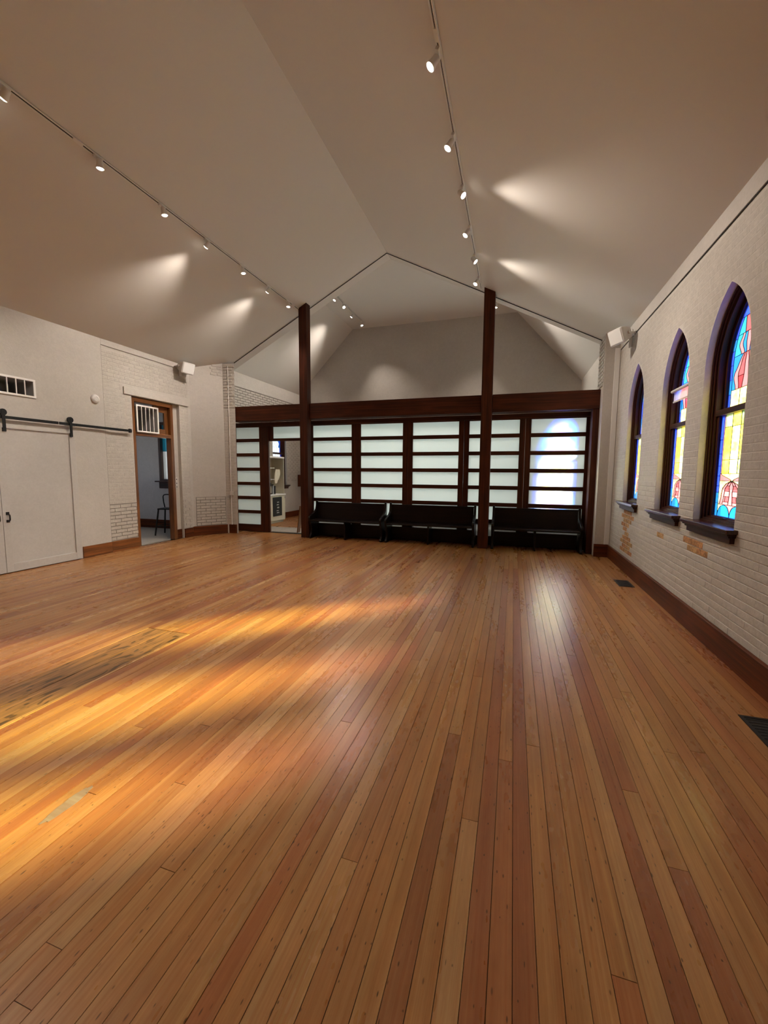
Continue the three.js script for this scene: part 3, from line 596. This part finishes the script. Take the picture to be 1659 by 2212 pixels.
// ---------------------------------------------------------------- track lighting
const up = new THREE.Vector3(0, 1, 0);
function track(x, z0, z1, roll, y, label, joins) {
  const t = thing('track_rail', label, 'track', [x, y, 0]);
  t.rotation.z = roll;
  obj('rail_body', [bx(-0.018, -0.0065, -0.02, 0, z0, z1), bx(0.0065, 0.018, -0.02, 0, z0, z1), bx(-0.018, 0.018, -0.004, 0, z0, z1)], M.white, t);
  obj('slot', bx(-0.0065, 0.0065, -0.012, -0.004, z0, z1), M.dark, t);
  for (const z of joins) obj('joiner', bx(-0.0185, 0.0185, -0.022, -0.003, z - 0.05, z + 0.05, 0.002), M.white, t);
  return t;
}
function head(x, z, roll, y, aim, label, group, power = SPOT * (Math.abs(aim[0]) > 0.8 ? 1.55 : roll > 0 ? 0.55 : 0.8), cone = 0.72) {
  const n = new THREE.Vector3(Math.sin(roll), -Math.cos(roll), 0), at = new THREE.Vector3(x, y, z).addScaledVector(n, 0.022);
  const t = thing('track_spotlight', label, 'spotlight', at.toArray(), 0, group);
  const q = new THREE.Quaternion().setFromUnitVectors(new THREE.Vector3(0, -1, 0), n.clone());
  obj('adapter', [bx(-0.016, 0.016, -0.022, 0.006, -0.045, 0.045, 0.004).applyQuaternion(q)], M.white, t);
  const d = new THREE.Vector3(...aim).normalize(), pivot = n.clone().multiplyScalar(0.06);
  obj('stem', [rod([0, 0, 0], pivot.toArray(), 0.007, 8), metres(flat(new THREE.SphereGeometry(0.014, 10, 8).translate(pivot.x, pivot.y, pivot.z)))], M.white, t);
  const prof = [[0.001, -0.03], [0.022, -0.028], [0.028, -0.015], [0.03, 0.02], [0.036, 0.045], [0.0385, 0.062], [0.034, 0.062], [0.033, 0.052], [0.001, 0.05]].map(([r, h]) => new THREE.Vector2(r, h));
  const qa = new THREE.Quaternion().setFromUnitVectors(up, d);
  const put = (g) => metres(flat(g.applyQuaternion(qa).translate(pivot.x, pivot.y, pivot.z)));
  obj('lamp_housing', put(new THREE.LatheGeometry(prof, 22)), M.white, t);
  obj('lamp_lens', put(new THREE.SphereGeometry(0.036, 18, 8, 0, Math.PI * 2, 0, Math.PI / 2).scale(1, 0.62, 1).translate(0, 0.052, 0)), M.lens, t);
  const L = new THREE.SpotLight(LAMP, power, 0, cone, 1, 2);
  L.position.copy(pivot).addScaledVector(d, 0.095); L.target.position.copy(pivot).addScaledVector(d, 1);
  L.castShadow = true; L.shadow.radius = 1.6;
  t.add(L, L.target);
}
{
  const xr = -0.66, xl = -4.27, yr = roofY(xr) - 0.0005, yl = roofY(xl) - 0.0005;
  track(xr, ZR - 0.3, -7.8, -SL, yr, 'white track rail down the right ceiling slope', [-3.35, -6.0, -0.6]);
  track(xl, ZR - 0.3, -7.85, SL, yl, 'white track rail down the left ceiling slope', [-3.3, -5.9, -7.5, -0.6]);
  const gr = 'spotlights on the right track', gl = 'spotlights on the left track';
  const down = [0.12, -1, 0.62], wr = [1, -0.42, 0.16], wl = [-1, -1.1, 0.1];
  head(xr, -3.47, -SL, yr, [-0.75, -1, 0.25], 'topmost lit spotlight in the picture, on the right track', gr);
  head(xr, -4.31, -SL, yr, [-0.55, -1, 0.2], 'second lit spotlight down the right track', gr);
  head(xr, -5.06, -SL, yr, [1, -1.15, 0.35], 'third spotlight down the right track, turned to the window wall', gr);
  head(xr, -5.86, -SL, yr, [-0.6, -1, 0.3], 'fourth spotlight down the right track', gr);
  head(xr, -6.60, -SL, yr, [1, -1.1, 0.1], 'fifth spotlight down the right track, turned to the window wall', gr);
  head(xr, -7.35, -SL, yr, [-0.5, -1, 0.4], 'spotlight nearest the top of the right timber post', gr);
  head(xl, -2.67, SL, yl, wl, 'spotlight at the left picture edge, turned to the left wall', gl);
  head(xl, -3.50, SL, yl, [-0.1, -1, -0.1], 'second spotlight from the left picture edge on the left track', gl);
  head(xl, -4.32, SL, yl, [0.1, -1, -0.15], 'third spotlight from the left picture edge on the left track', gl);
  head(xl, -5.10, SL, yl, [-1, -1.1, 0.05], 'left track spotlight turned to the left wall, above the barn door', gl);
  head(xl, -5.88, SL, yl, [0.1, -1, -0.05], 'lit spotlight between two wall-turned ones on the left track', gl);
  head(xl, -6.62, SL, yl, [-1, -1.1, -0.1], 'left track spotlight turned to the left wall, above the doorway', gl);
  head(xl, -7.27, SL, yl, [0, -1, 0.05], 'spotlight nearest the top of the left timber post', gl);
  // on behind the viewer
  head(xr, -2.2, -SL, yr, [-0.5, -1, -0.2], 'right track spotlight over the viewer', gr);
  head(xr, -0.9, -SL, yr, [0.1, -1, -0.2], 'right track spotlight just behind the viewer', gr, SPOT * 1.1);
  head(xl, -1.5, SL, yl, [0.45, -1, 0.0], 'left track spotlight level with the viewer', gl, SPOT * 1.0);
  head(xl, 0.2, SL, yl, [0.2, -1, 0], 'left track spotlight behind the viewer', gl, SPOT * 0.6);
  track(-4.2, -8.9, -11.3, 0, BACKY - 0.0005, 'short white track rail on the far ceiling beyond the screen', [-10.1]);
  const gb = 'spotlights on the far track';
  head(-4.2, -9.40, 0, BACKY, [-0.45, -1, 0.35], 'far track spotlight nearest the gable', gb, SPOT * 1.5);
  head(-4.2, -9.87, 0, BACKY, [0.6, -1, 0.5], 'second spotlight on the far track', gb, SPOT * 1.5);
  head(-4.2, -10.51, 0, BACKY, [-1, -1.15, 0.1], 'far track spotlight turned to the left slope', gb, SPOT * 1.5);
  head(-4.2, -11.15, 0, BACKY, [0.3, -1, 0.12], 'far track spotlight nearest the back wall', gb, SPOT * 1.5);
  track(-0.55, -8.9, -11.3, 0, BACKY - 0.0005, 'white track rail on the far ceiling hidden behind the gable', [-10.1]);
  head(-0.55, -9.3, 0, BACKY, [-0.3, -1, 0.5], 'far right track spotlight nearest the gable, out of sight', gb, SPOT * 1.5);
  head(-0.55, -10.1, 0, BACKY, [1, -0.95, 0.1], 'far right track spotlight turned to the right slope, out of sight', gb, SPOT * 1.5);
  head(-0.55, -10.9, 0, BACKY, [-0.2, -1, 0.1], 'far right track spotlight near the back wall, out of sight', gb, SPOT * 1.5);
}
// ---------------------------------------------------------------- speakers
function speaker(pos, turn, tilt, label) {
  const t = thing('wall_speaker', label, 'speaker', pos, turn);
  const s = new THREE.Shape(); s.moveTo(-0.085, -0.11); s.lineTo(0.085, -0.11); s.quadraticCurveTo(0.11, -0.11, 0.11, -0.07); s.lineTo(0.11, 0.07); s.quadraticCurveTo(0.11, 0.11, 0.085, 0.11); s.lineTo(-0.085, 0.11); s.quadraticCurveTo(-0.11, 0.11, -0.11, 0.07); s.lineTo(-0.11, -0.07); s.quadraticCurveTo(-0.11, -0.11, -0.085, -0.11);
  // long body: trapezoid section swept along the speaker, grille in front
  const sec = new THREE.Shape(); sec.moveTo(-0.04, -0.075); sec.lineTo(0.075, -0.11); sec.quadraticCurveTo(0.1, -0.11, 0.1, -0.09); sec.lineTo(0.1, 0.09); sec.quadraticCurveTo(0.1, 0.11, 0.075, 0.11); sec.lineTo(-0.04, 0.075); sec.quadraticCurveTo(-0.075, 0, -0.04, -0.075);
  const body = new THREE.ExtrudeGeometry(sec, { depth: 0.24, bevelEnabled: true, bevelSize: 0.02, bevelThickness: 0.025, bevelOffset: -0.02, bevelSegments: 3 }).translate(0, 0, -0.12).rotateZ(tilt);
  obj('cabinet', metres(flat(body)), M.plastic, t);
  obj('grille', metres(flat(new RoundedBoxGeometry(0.006, 0.18, 0.25, 1, 0.003).translate(0.101, 0, 0).rotateZ(tilt))), M.white, t);
  obj('bracket', [bx(-0.16, -0.145, -0.16, 0.09, -0.03, 0.03, 0.003), bx(-0.15, -0.0, -0.01, 0.01, -0.155, -0.148), bx(-0.15, 0.0, -0.01, 0.01, 0.148, 0.155), bx(-0.152, -0.14, -0.012, 0.012, -0.155, 0.155)], M.plastic, t);
  for (const k of [1, -1]) obj('knob', rod([0, 0, 0.145 * k], [0, 0, 0.17 * k], 0.018, 14), M.plastic, t);
}
speaker([XL + 0.165, 3.455, -6.86], -0.12, -0.35, 'white wall speaker high on the left brick wall over the doorway');
speaker([XR - 0.165, 3.37, -6.83], Math.PI + 0.45, -0.35, 'white wall speaker high on the right wall beside the pier');

// ---------------------------------------------------------------- barn doors and rail
{
  const rail = thing('barn_door_rail', 'black barn door rail along the left wall', 'rail', [XL + 0.06, 0, 0]);
  obj('bar', [bx(-0.004, 0.004, 2.068, 2.108, -4.43, -1.4, 0.002, 'z'), bx(-0.004, 0.004, 2.068, 2.108, -5.66, -4.44, 0.002, 'z')], M.blackMetal, rail);
  for (const z of [-5.5, -5.05, -4.7, -4.35, -3.4, -2.6, -1.7]) obj('spacer', rod([-0.048, 2.088, z], [0.012, 2.088, z], 0.011, 10), M.blackMetal, rail);
  obj('end_stop', bx(-0.012, 0.014, 2.055, 2.122, -5.645, -5.60, 0.004), M.blackMetal, rail);
  const door = (z0, z1, handleZ, straps, label) => {
    const x0 = XL + 0.02, d = thing('barn_door', label, 'door', [x0, 0, 0], 0, 'white barn doors'), top = 1.965;
    obj('panel', bx(0, 0.018, 0.014, top, z0, z1, 0.002), M.doorWhite, d);
    const w = 0.085;
    obj('stile', bx(0.018, 0.036, 0.01, top, z0, z0 + w, 0.002), M.doorWhite, d); obj('stile', bx(0.018, 0.036, 0.01, top, z1 - w, z1, 0.002), M.doorWhite, d);
    obj('rail', bx(0.018, 0.036, top - 0.02, top, z0 + w, z1 - w, 0.001), M.doorWhite, d); obj('rail', bx(0.018, 0.036, 0.01, 0.12, z0 + w, z1 - w, 0.002), M.doorWhite, d);
    const h = obj('handle', [tube([[0.04, 0.80, handleZ], [0.075, 0.79, handleZ], [0.08, 0.755, handleZ], [0.075, 0.72, handleZ], [0.04, 0.71, handleZ]], 0.009, 24), bx(0.034, 0.042, 0.79, 0.83, handleZ - 0.02, handleZ + 0.02, 0.003), bx(0.034, 0.042, 0.69, 0.725, handleZ - 0.02, handleZ + 0.02, 0.003)], M.blackMetal, d);
    h.userData.label = 'black pull handle';
    for (const z of straps) {
      const k = obj('hanger_strap', [bx(0.05, 0.058, 1.90, 2.175, z - 0.02, z + 0.02, 0.002), bx(0.034, 0.052, 1.90, 1.95, z - 0.02, z + 0.02, 0.002)], M.blackMetal, d);
      obj('roller', rod([0.03, 2.153, z], [0.056, 2.153, z], 0.043, 24), M.blackMetal, k);
    }
  };
  door(-4.66, -3.645, -3.70, [-4.60, -3.735], 'white barn door nearer the doorway, black handle at its left edge');
  door(-3.64, -2.62, -3.585, [-3.55, -2.68], 'white barn door cut off by the left picture edge');
}
// ---------------------------------------------------------------- grilles, detector, switches
function grille(name, label, pos, w, h, bars, depth, turn) {
  const t = thing(name, label, 'vent', pos, turn), f = 0.028;
  obj('frame', [bx(-w / 2, w / 2, -h / 2, -h / 2 + f, 0, 0.016, 0.003), bx(-w / 2, w / 2, h / 2 - f, h / 2, 0, 0.016, 0.003), bx(-w / 2, -w / 2 + f, -h / 2, h / 2, 0, 0.0155, 0.003), bx(w / 2 - f, w / 2, -h / 2, h / 2, 0, 0.0155, 0.003)], M.white, t);
  // sheet-metal duct running back from the frame, closed at its far end
  const a = w / 2 - 0.024, b = h / 2 - 0.024, k = 0.004;
  obj('duct', [bx(-a, a, b - k, b, -depth, 0), bx(-a, a, -b, -b + k, -depth, 0), bx(-a, -a + k, -b + k, b - k, -depth, 0), bx(a - k, a, -b + k, b - k, -depth, 0), bx(-a, a, -b, b, -depth - k, -depth)], M.duct, t);
  for (let i = 1; i < bars; i++) obj('slat', bx(-w / 2 + f + (w - 2 * f) * i / bars - 0.006, -w / 2 + f + (w - 2 * f) * i / bars + 0.006, -h / 2 + f, h / 2 - f, 0.002, 0.013, 0.001), M.white, t);
}
grille('return_grille', 'white wall vent high above the barn door at the left edge', [XL + 0.012, 2.527, -3.73], 0.90, 0.255, 8, 0.5, Math.PI / 2);
{
  const t = thing('smoke_detector', 'round white detector on the plaster above the barn rail', 'detector', [XL + 0.012, 2.54, -5.05], Math.PI / 2);
  const prof = [[0.001, 0.034], [0.03, 0.034], [0.055, 0.03], [0.07, 0.018], [0.074, 0.0]].map(([r, h]) => new THREE.Vector2(r, h));
  obj('body', metres(flat(new THREE.LatheGeometry(prof, 32).rotateX(Math.PI / 2))), M.plastic, t);
  obj('cover', metres(flat(new THREE.TorusGeometry(0.035, 0.003, 6, 28).translate(0, 0, 0.034))), M.white, t);
}
// ---------------------------------------------------------------- doorway in the left wall
{
  const d = structGroup('door_1', 'brown wooden door frame with transom in the left wall', 'doorway');
  const x0 = XL - 0.15, x1 = XL - 0.02, f = 0.07;
  obj('jamb', bx(x0, x1, 0, 2.705, -5.742 - f, -5.742, 0.006), M.trimWood, d); obj('jamb', bx(x0, x1, 0, 2.705, -6.68, -6.68 + f, 0.006), M.trimWood, d);
  obj('head', bx(x0, x1, 2.63, 2.705, -6.68 + f, -5.742 - f, 0.005, 'z'), M.trimWood, d);
  obj('transom_bar', bx(x0, x1, 2.03, 2.10, -6.68 + f, -5.742 - f, 0.006, 'z'), M.trimWood, d);
  obj('transom_sash', [bx(XL - 0.13, XL - 0.09, 2.10, 2.63, -6.61, -6.535, 0.003), bx(XL - 0.13, XL - 0.09, 2.10, 2.20, -6.535, -6.29, 0.003, 'z'), bx(XL - 0.13, XL - 0.09, 2.52, 2.63, -6.535, -6.29, 0.003, 'z')], M.trimWood, d);
  obj('transom_pane', metres(flat(new THREE.PlaneGeometry(0.245, 0.32).rotateY(Math.PI / 2).translate(XL - 0.11, 2.36, -6.4125))), M.clear, d);
}
grille('transom_grille', 'white grille with five dark openings in the transom over the doorway', [XL - 0.0, 2.335, -6.055], 0.485, 0.49, 5, 0.9, Math.PI / 2);
for (const [y, h, l] of [[1.22, 0.075, 'topmost of three small white switches beside the doorway'], [1.14, 0.075, 'middle of three small white switches beside the doorway'], [1.065, 0.05, 'lowest of three small white switches beside the doorway']]) {
  const t = thing('light_switch', l, 'switch', [XL - 0.075, y, -6.745], Math.PI / 2, 'switches beside the doorway');
  obj('plate', bx(-0.032, 0.032, -h / 2, h / 2, 0, 0.012, 0.004), M.plastic, t);
  obj('toggle', bx(-0.007, 0.007, -0.012, 0.012, 0.012, 0.022, 0.003), M.dark, t);
}
// ---------------------------------------------------------------- side room through the doorway
{
  struct('floor_side_room', bx(-9.7, XL - 0.15, -0.1, -0.001, -8.05, -4.2), M.greyTile, 'grey floor of the side room beyond the doorway', 'floor');
  const s = poly([[-9.7, -0.1], [XL - 0.15, -0.1], [XL - 0.15, 2.9], [-9.7, 2.9]]);
  s.holes.push(new THREE.Path([[-8.10, 1.16], [-7.0, 1.16], [-7.0, 2.5], [-8.10, 2.5]].map(([a, b]) => new THREE.Vector2(a, b))));
  struct('wall_side_room', exZ(s, -7.85, -8.05), M.greyRoom, 'dim grey wall with a window in the side room', 'wall');
  struct('wall_side_room_far', [bx(-9.9, -9.7, -0.1, 1.0, -8.05, -4.2), bx(-9.9, -9.7, 2.4, 2.9, -8.05, -4.2), bx(-9.9, -9.7, 1.0, 2.4, -8.05, -7.2), bx(-9.9, -9.7, 1.0, 2.4, -5.2, -4.2), bx(-9.7, XL - 0.15, -0.1, 2.9, -4.4, -4.2)], M.greyRoom, 'grey far walls of the side room', 'wall');
  struct('ceiling_side_room', bx(-9.9, XL - 0.15, 2.9, 3.0, -8.05, -4.2), M.greyRoom, 'low ceiling of the side room', 'ceiling');
  struct('baseboard_side_room', bx(-9.7, XL - 0.15, 0, 0.205, -7.85, -7.82, 0.004, 'x'), M.baseWood, 'dark baseboard in the side room', 'baseboard');
  const w = structGroup('window_6', 'blue-lit window seen through the doorway in the side room', 'window');
  obj('window_frame', [bx(-8.14, -8.07, 1.14, 2.54, -7.98, -7.83, 0.004), bx(-7.03, -6.96, 1.14, 2.54, -7.98, -7.83, 0.004), bx(-8.07, -7.03, 2.47, 2.54, -7.98, -7.83, 0.004, 'x'), bx(-8.07, -7.03, 1.14, 1.19, -7.98, -7.83, 0.004, 'x')], M.windowWood, w);
  obj('window_sill', [bx(-8.21, -6.9, 1.12, 1.15, -7.86, -7.75, 0.005, 'x'), bx(-8.15, -6.95, 0.97, 1.12, -7.852, -7.82, 0.005, 'x')], M.windowWood, w);
  const wp = [[1.19, 1.85, G.milk], [1.85, 2.47, G.cyan]];
  for (const [a, b, c] of wp) obj('glass_pane', metres(flat(new THREE.PlaneGeometry(1.04, b - a).translate(-7.55, (a + b) / 2, -7.9))), c, w);
  const w2 = structGroup('window_10', 'added side window, out of sight, to brighten the side room', 'window');  // added out of view to let more daylight into the side room
  obj('window_frame', [bx(-9.86, -9.78, 1.0, 1.06, -7.2, -5.2), bx(-9.86, -9.78, 2.34, 2.4, -7.2, -5.2), bx(-9.86, -9.78, 1.06, 2.34, -6.23, -6.17)], M.windowWood, w2);
  for (const z of [-6.715, -5.685]) obj('glass_pane', metres(flat(new THREE.PlaneGeometry(0.97, 1.28).rotateY(Math.PI / 2).translate(-9.82, 1.7, z))), M.clear, w2);
  // metal stool
  const t = thing('metal_stool', 'black metal stool with a low back in the side room', 'stool', [-7.18, 0, -7.12], 0.35);
  obj('seat', [bx(-0.17, 0.17, 0.555, 0.585, -0.17, 0.17, 0.012)], M.blackMetal, t);
  for (const [sx, sz] of [[-1, -1], [1, -1], [-1, 1], [1, 1]]) obj('leg', rod([sx * 0.15, 0.56, sz * 0.15], [sx * 0.21, 0, sz * 0.21], 0.017, 8), M.blackMetal, t);
  obj('stretcher', [rod([-0.19, 0.2, -0.19], [0.19, 0.2, -0.19], 0.008), rod([-0.19, 0.2, 0.19], [0.19, 0.2, 0.19], 0.008), rod([-0.19, 0.2, -0.19], [-0.19, 0.2, 0.19], 0.008), rod([0.19, 0.2, -0.19], [0.19, 0.2, 0.19], 0.008)], M.blackMetal, t);
  obj('back_frame', tube([[-0.16, 0.58, -0.16], [-0.2, 0.74, -0.19], [-0.19, 0.85, -0.19], [0, 0.86, -0.21], [0.19, 0.85, -0.19], [0.2, 0.74, -0.19], [0.16, 0.58, -0.16]], 0.012, 50), M.blackMetal, t);
  obj('back_splat', bx(-0.05, 0.05, 0.58, 0.855, -0.2, -0.19, 0.003), M.blackMetal, t);
}
// ---------------------------------------------------------------- things beyond the screen
{
  const X = -6.05, zA = -9.30, zB = -10.07, t = thing('cream_cabinet', 'cream cabinet with an open hutch seen through the screen opening', 'cabinet', [0, 0, 0]);
  obj('carcass', [bx(XL + 0.03, X - 0.02, 0.06, 0.745, zA, zB, 0.003), bx(XL + 0.05, X - 0.06, 0, 0.06, zA - 0.02, zB + 0.02)], M.cream, t);
  obj('counter', bx(XL + 0.03, X + 0.015, 0.745, 0.78, zA + 0.01, zB - 0.01, 0.004, 'z'), M.white, t);
  obj('door', bx(X - 0.02, X, 0.07, 0.735, zA - 0.02, zB + 0.02, 0.003), M.cream, t);
  obj('side_panel', bx(XL + 0.03, X - 0.03, 0.78, 1.75, zB, zB + 0.018), M.cream, t); obj('side_panel', bx(XL + 0.03, X - 0.03, 0.78, 1.75, zA - 0.018, zA), M.cream, t);
  obj('back_panel', bx(XL + 0.03, XL + 0.045, 0.78, 1.75, zA - 0.018, zB + 0.018), M.cream, t);
  obj('top', bx(XL + 0.03, X - 0.02, 1.75, 1.79, zA + 0.01, zB - 0.01, 0.004, 'z'), M.white, t);
  for (const y of [1.17, 1.475]) obj('shelf', bx(XL + 0.045, X - 0.06, y, y + 0.018, zA - 0.018, -9.64, 0.002, 'z'), M.white, t);
  for (const y of [0.12, 0.68]) obj('hinge', bx(X, X + 0.012, y - 0.025, y + 0.025, zB + 0.022, zB + 0.04, 0.002), M.steel, t);
  // chalkboard
  const c = thing('chalkboard', 'small black chalkboard with white writing on the cream cabinet door', 'chalkboard', [X + 0.002, 0.45, -9.65], Math.PI / 2);
  obj('board', bx(-0.215, 0.215, -0.255, 0.255, 0, 0.012, 0.003), M.chalk, c);
  const cv = document.createElement('canvas'); cv.width = 256; cv.height = 320; const q = cv.getContext('2d');
  q.fillStyle = '#141615'; q.fillRect(0, 0, 256, 320); q.fillStyle = '#e8e8e4'; q.textAlign = 'center';
  q.strokeStyle = '#e8e8e4'; q.lineWidth = 4;
  [[82, 110, 60], [128, 95, 70], [176, 112, 62], [232, 90, 66], [270, 92, 84]].forEach(([y, x, w], r) => { q.beginPath(); for (let i = 0; i <= 24; i++) { const px = x + w * i / 24, py = y + (8 + 3 * (r % 3)) * Math.sin(i * 2.1 + r) * Math.cos(i * 0.7 + r); if (i === 0) q.moveTo(px, py); else q.lineTo(px, py); } q.stroke(); });
  const tx = new THREE.CanvasTexture(cv); tx.colorSpace = THREE.SRGBColorSpace;
  const pg = new THREE.PlaneGeometry(0.40, 0.48).translate(0, 0, 0.0135);
  const pm = new THREE.Mesh(pg, std({ map: tx, roughness: 0.7 })); pm.name = 'writing'; c.add(pm);
  // towel
  const tw = new THREE.PlaneGeometry(0.26, 0.36, 14, 14), p = tw.attributes.position;
  for (let i = 0; i < p.count; i++) { const x = p.getX(i), y = p.getY(i), k = (0.18 - y) / 0.36; p.setX(i, x * (0.62 + 0.3 * Math.sin(k * 3)) - 0.05 * k); p.setY(i, y - (x < 0 ? 0.02 * k : -0.1 * k * (x / 0.13))); p.setZ(i, 0.012 * Math.sin(x * 60 + k) + 0.01); }
  tw.computeVertexNormals();
  tag(obj('hand_towel', tw.rotateY(Math.PI / 2).translate(X - 0.05, 1.27, -9.77), std({ color: lin(0.78, 0.75, 0.62), roughness: 0.95, side: THREE.DoubleSide })), 'pale hand towel hanging in the open hutch', 'towel');
  // coffee maker and cups
  const cm = thing('coffee_maker', 'black and steel coffee maker on the cream counter', 'coffee maker', [-6.28, 0.78, -9.50], Math.PI / 2);
  obj('base', bx(-0.09, 0.09, 0, 0.03, -0.11, 0.11, 0.006), M.blackMetal, cm); obj('tower', bx(-0.085, 0.085, 0.03, 0.28, -0.11, -0.03, 0.008), M.steel, cm); obj('brew_head', bx(-0.085, 0.085, 0.22, 0.30, -0.03, 0.1, 0.008), M.blackMetal, cm); obj('carafe', cyl(0.055, 0.065, 0.16, 20).translate(0, 0.115, 0.04), M.steel, cm);
  for (const [z, h] of [[-9.68, 0.24], [-9.76, 0.2]]) { const g = thing('canister', h > 0.22 ? 'taller steel canister beside the coffee maker' : 'shorter black canister beside the coffee maker', 'canister', [-6.2, 0.78, z]); obj('body', cyl(0.032, 0.032, h, 18).translate(0, h / 2, 0), h > 0.22 ? M.steel : M.blackMetal, g); obj('lid', cyl(0.034, 0.034, 0.02, 18).translate(0, h + 0.01, 0), M.blackMetal, g); }
  for (let i = 0; i < 5; i++) { const m = thing('cup', ['lowest', 'second lowest', 'middle', 'second highest', 'topmost'][i] + ' dark cup of the stack on the hutch shelf', 'cup', [-6.2, 1.188 + i * 0.05, -9.42], 0, 'cups on the hutch shelf'); obj('body', metres(flat(new THREE.LatheGeometry([[0.001, 0], [0.03, 0], [0.042, 0.045], [0.039, 0.045], [0.028, 0.004]].map(([r, h]) => new THREE.Vector2(r, h)), 18))), M.blackMetal, m); }
  // leaning board, mats, wall box
  const lb = new THREE.BoxGeometry(0.022, 0.62, 0.12).rotateZ(-0.13).translate(-4.62, 0.31, -8.30);
  tag(obj('leaning_board', metres(flat(lb)), M.trimWood), 'thin wooden board leaning beside the left post in the opening', 'board');
  tag(obj('floor_mat', bx(-6.0, -5.21, 0.001, 0.008, -8.95, -8.24, 0.002), M.greyTile), 'blue-grey mat on the floor inside the opening, on the left', 'mat');
  tag(obj('floor_mat', bx(-5.20, -4.2, 0.001, 0.008, -8.95, -8.24, 0.002), M.greyTile), 'pale grey mat on the floor inside the opening, by the leaning board', 'mat');
  tag(obj('wall_box', bx(XL + 0.006, XL + 0.09, 0.92, 1.29, -11.7, -11.58, 0.005), M.baseWood), 'red-brown wall box beyond the opening, beside the post', 'box');
}
// conduit on the left pier
{
  const c = thing('wall_conduit', 'thin pipe with a junction box running up the edge of the left pier', 'conduit', [-5.995, 0, -7.70]);
  obj('pipe', rod([0, 0.2, 0], [0, 3.66, 0], 0.008, 10), M.white, c);
  obj('junction_box', bx(-0.02, 0.05, 0.86, 0.95, -0.02, 0.02, 0.006), M.plastic, c);
}
{
  const b = []; for (let i = 0; i < 26; i++) { const a = i / 26 * Math.PI * 2, q = 1 + 0.25 * (hash(i, 3, 9) - 0.5); b.push([0.026 * q * Math.cos(a), 0.1 * q * Math.sin(a)]); }
  obj('worn_patch', metres(flat(new THREE.ExtrudeGeometry(poly(b), { depth: 0.0004, bevelEnabled: false }).rotateX(-Math.PI / 2).translate(-1.738, 0.0004, -1.125))), std({ color: lin(0.34, 0.25, 0.17), map: floorMap, roughness: 0.6 }), floor).userData.label = 'pale grey worn patch';
}
// ---------------------------------------------------------------- floor vents
for (const [x, z, w, l, label] of [[1.395, -5.81, 0.17, 0.33, 'small black floor vent by the window wall, farther one'], [1.43, -2.63, 0.26, 0.31, 'black floor vent at the right picture edge, nearer one']]) {
  const t = thing('floor_vent', label, 'vent', [x, 0.001, z]);
  obj('frame', [bx(-w / 2, w / 2, 0, 0.004, -l / 2, -l / 2 + 0.02), bx(-w / 2, w / 2, 0, 0.004, l / 2 - 0.02, l / 2), bx(-w / 2, -w / 2 + 0.02, 0, 0.004, -l / 2 + 0.02, l / 2 - 0.02), bx(w / 2 - 0.02, w / 2, 0, 0.004, -l / 2 + 0.02, l / 2 - 0.02)], M.blackMetal, t);
  obj('pan', bx(-w / 2 + 0.01, w / 2 - 0.01, 0, 0.001, -l / 2 + 0.01, l / 2 - 0.01), M.dark, t);
  for (let k = 0; k < 9; k++) { const zz = -l / 2 + 0.02 + (l - 0.04) * (k + 0.5) / 9; obj('louvre', bx(-w / 2 + 0.02, w / 2 - 0.02, 0.001, 0.0035, zz - 0.004, zz + 0.004), M.blackMetal, t); }
}
// ---------------------------------------------------------------- outside ground
struct('ground_outside', bx(-60, 60, -0.8, -0.5, -60, 60), std({ color: lin(0.45, 0.45, 0.42), roughness: 1 }), 'ground outside the building', 'ground');

renderer.render(scene, camera);
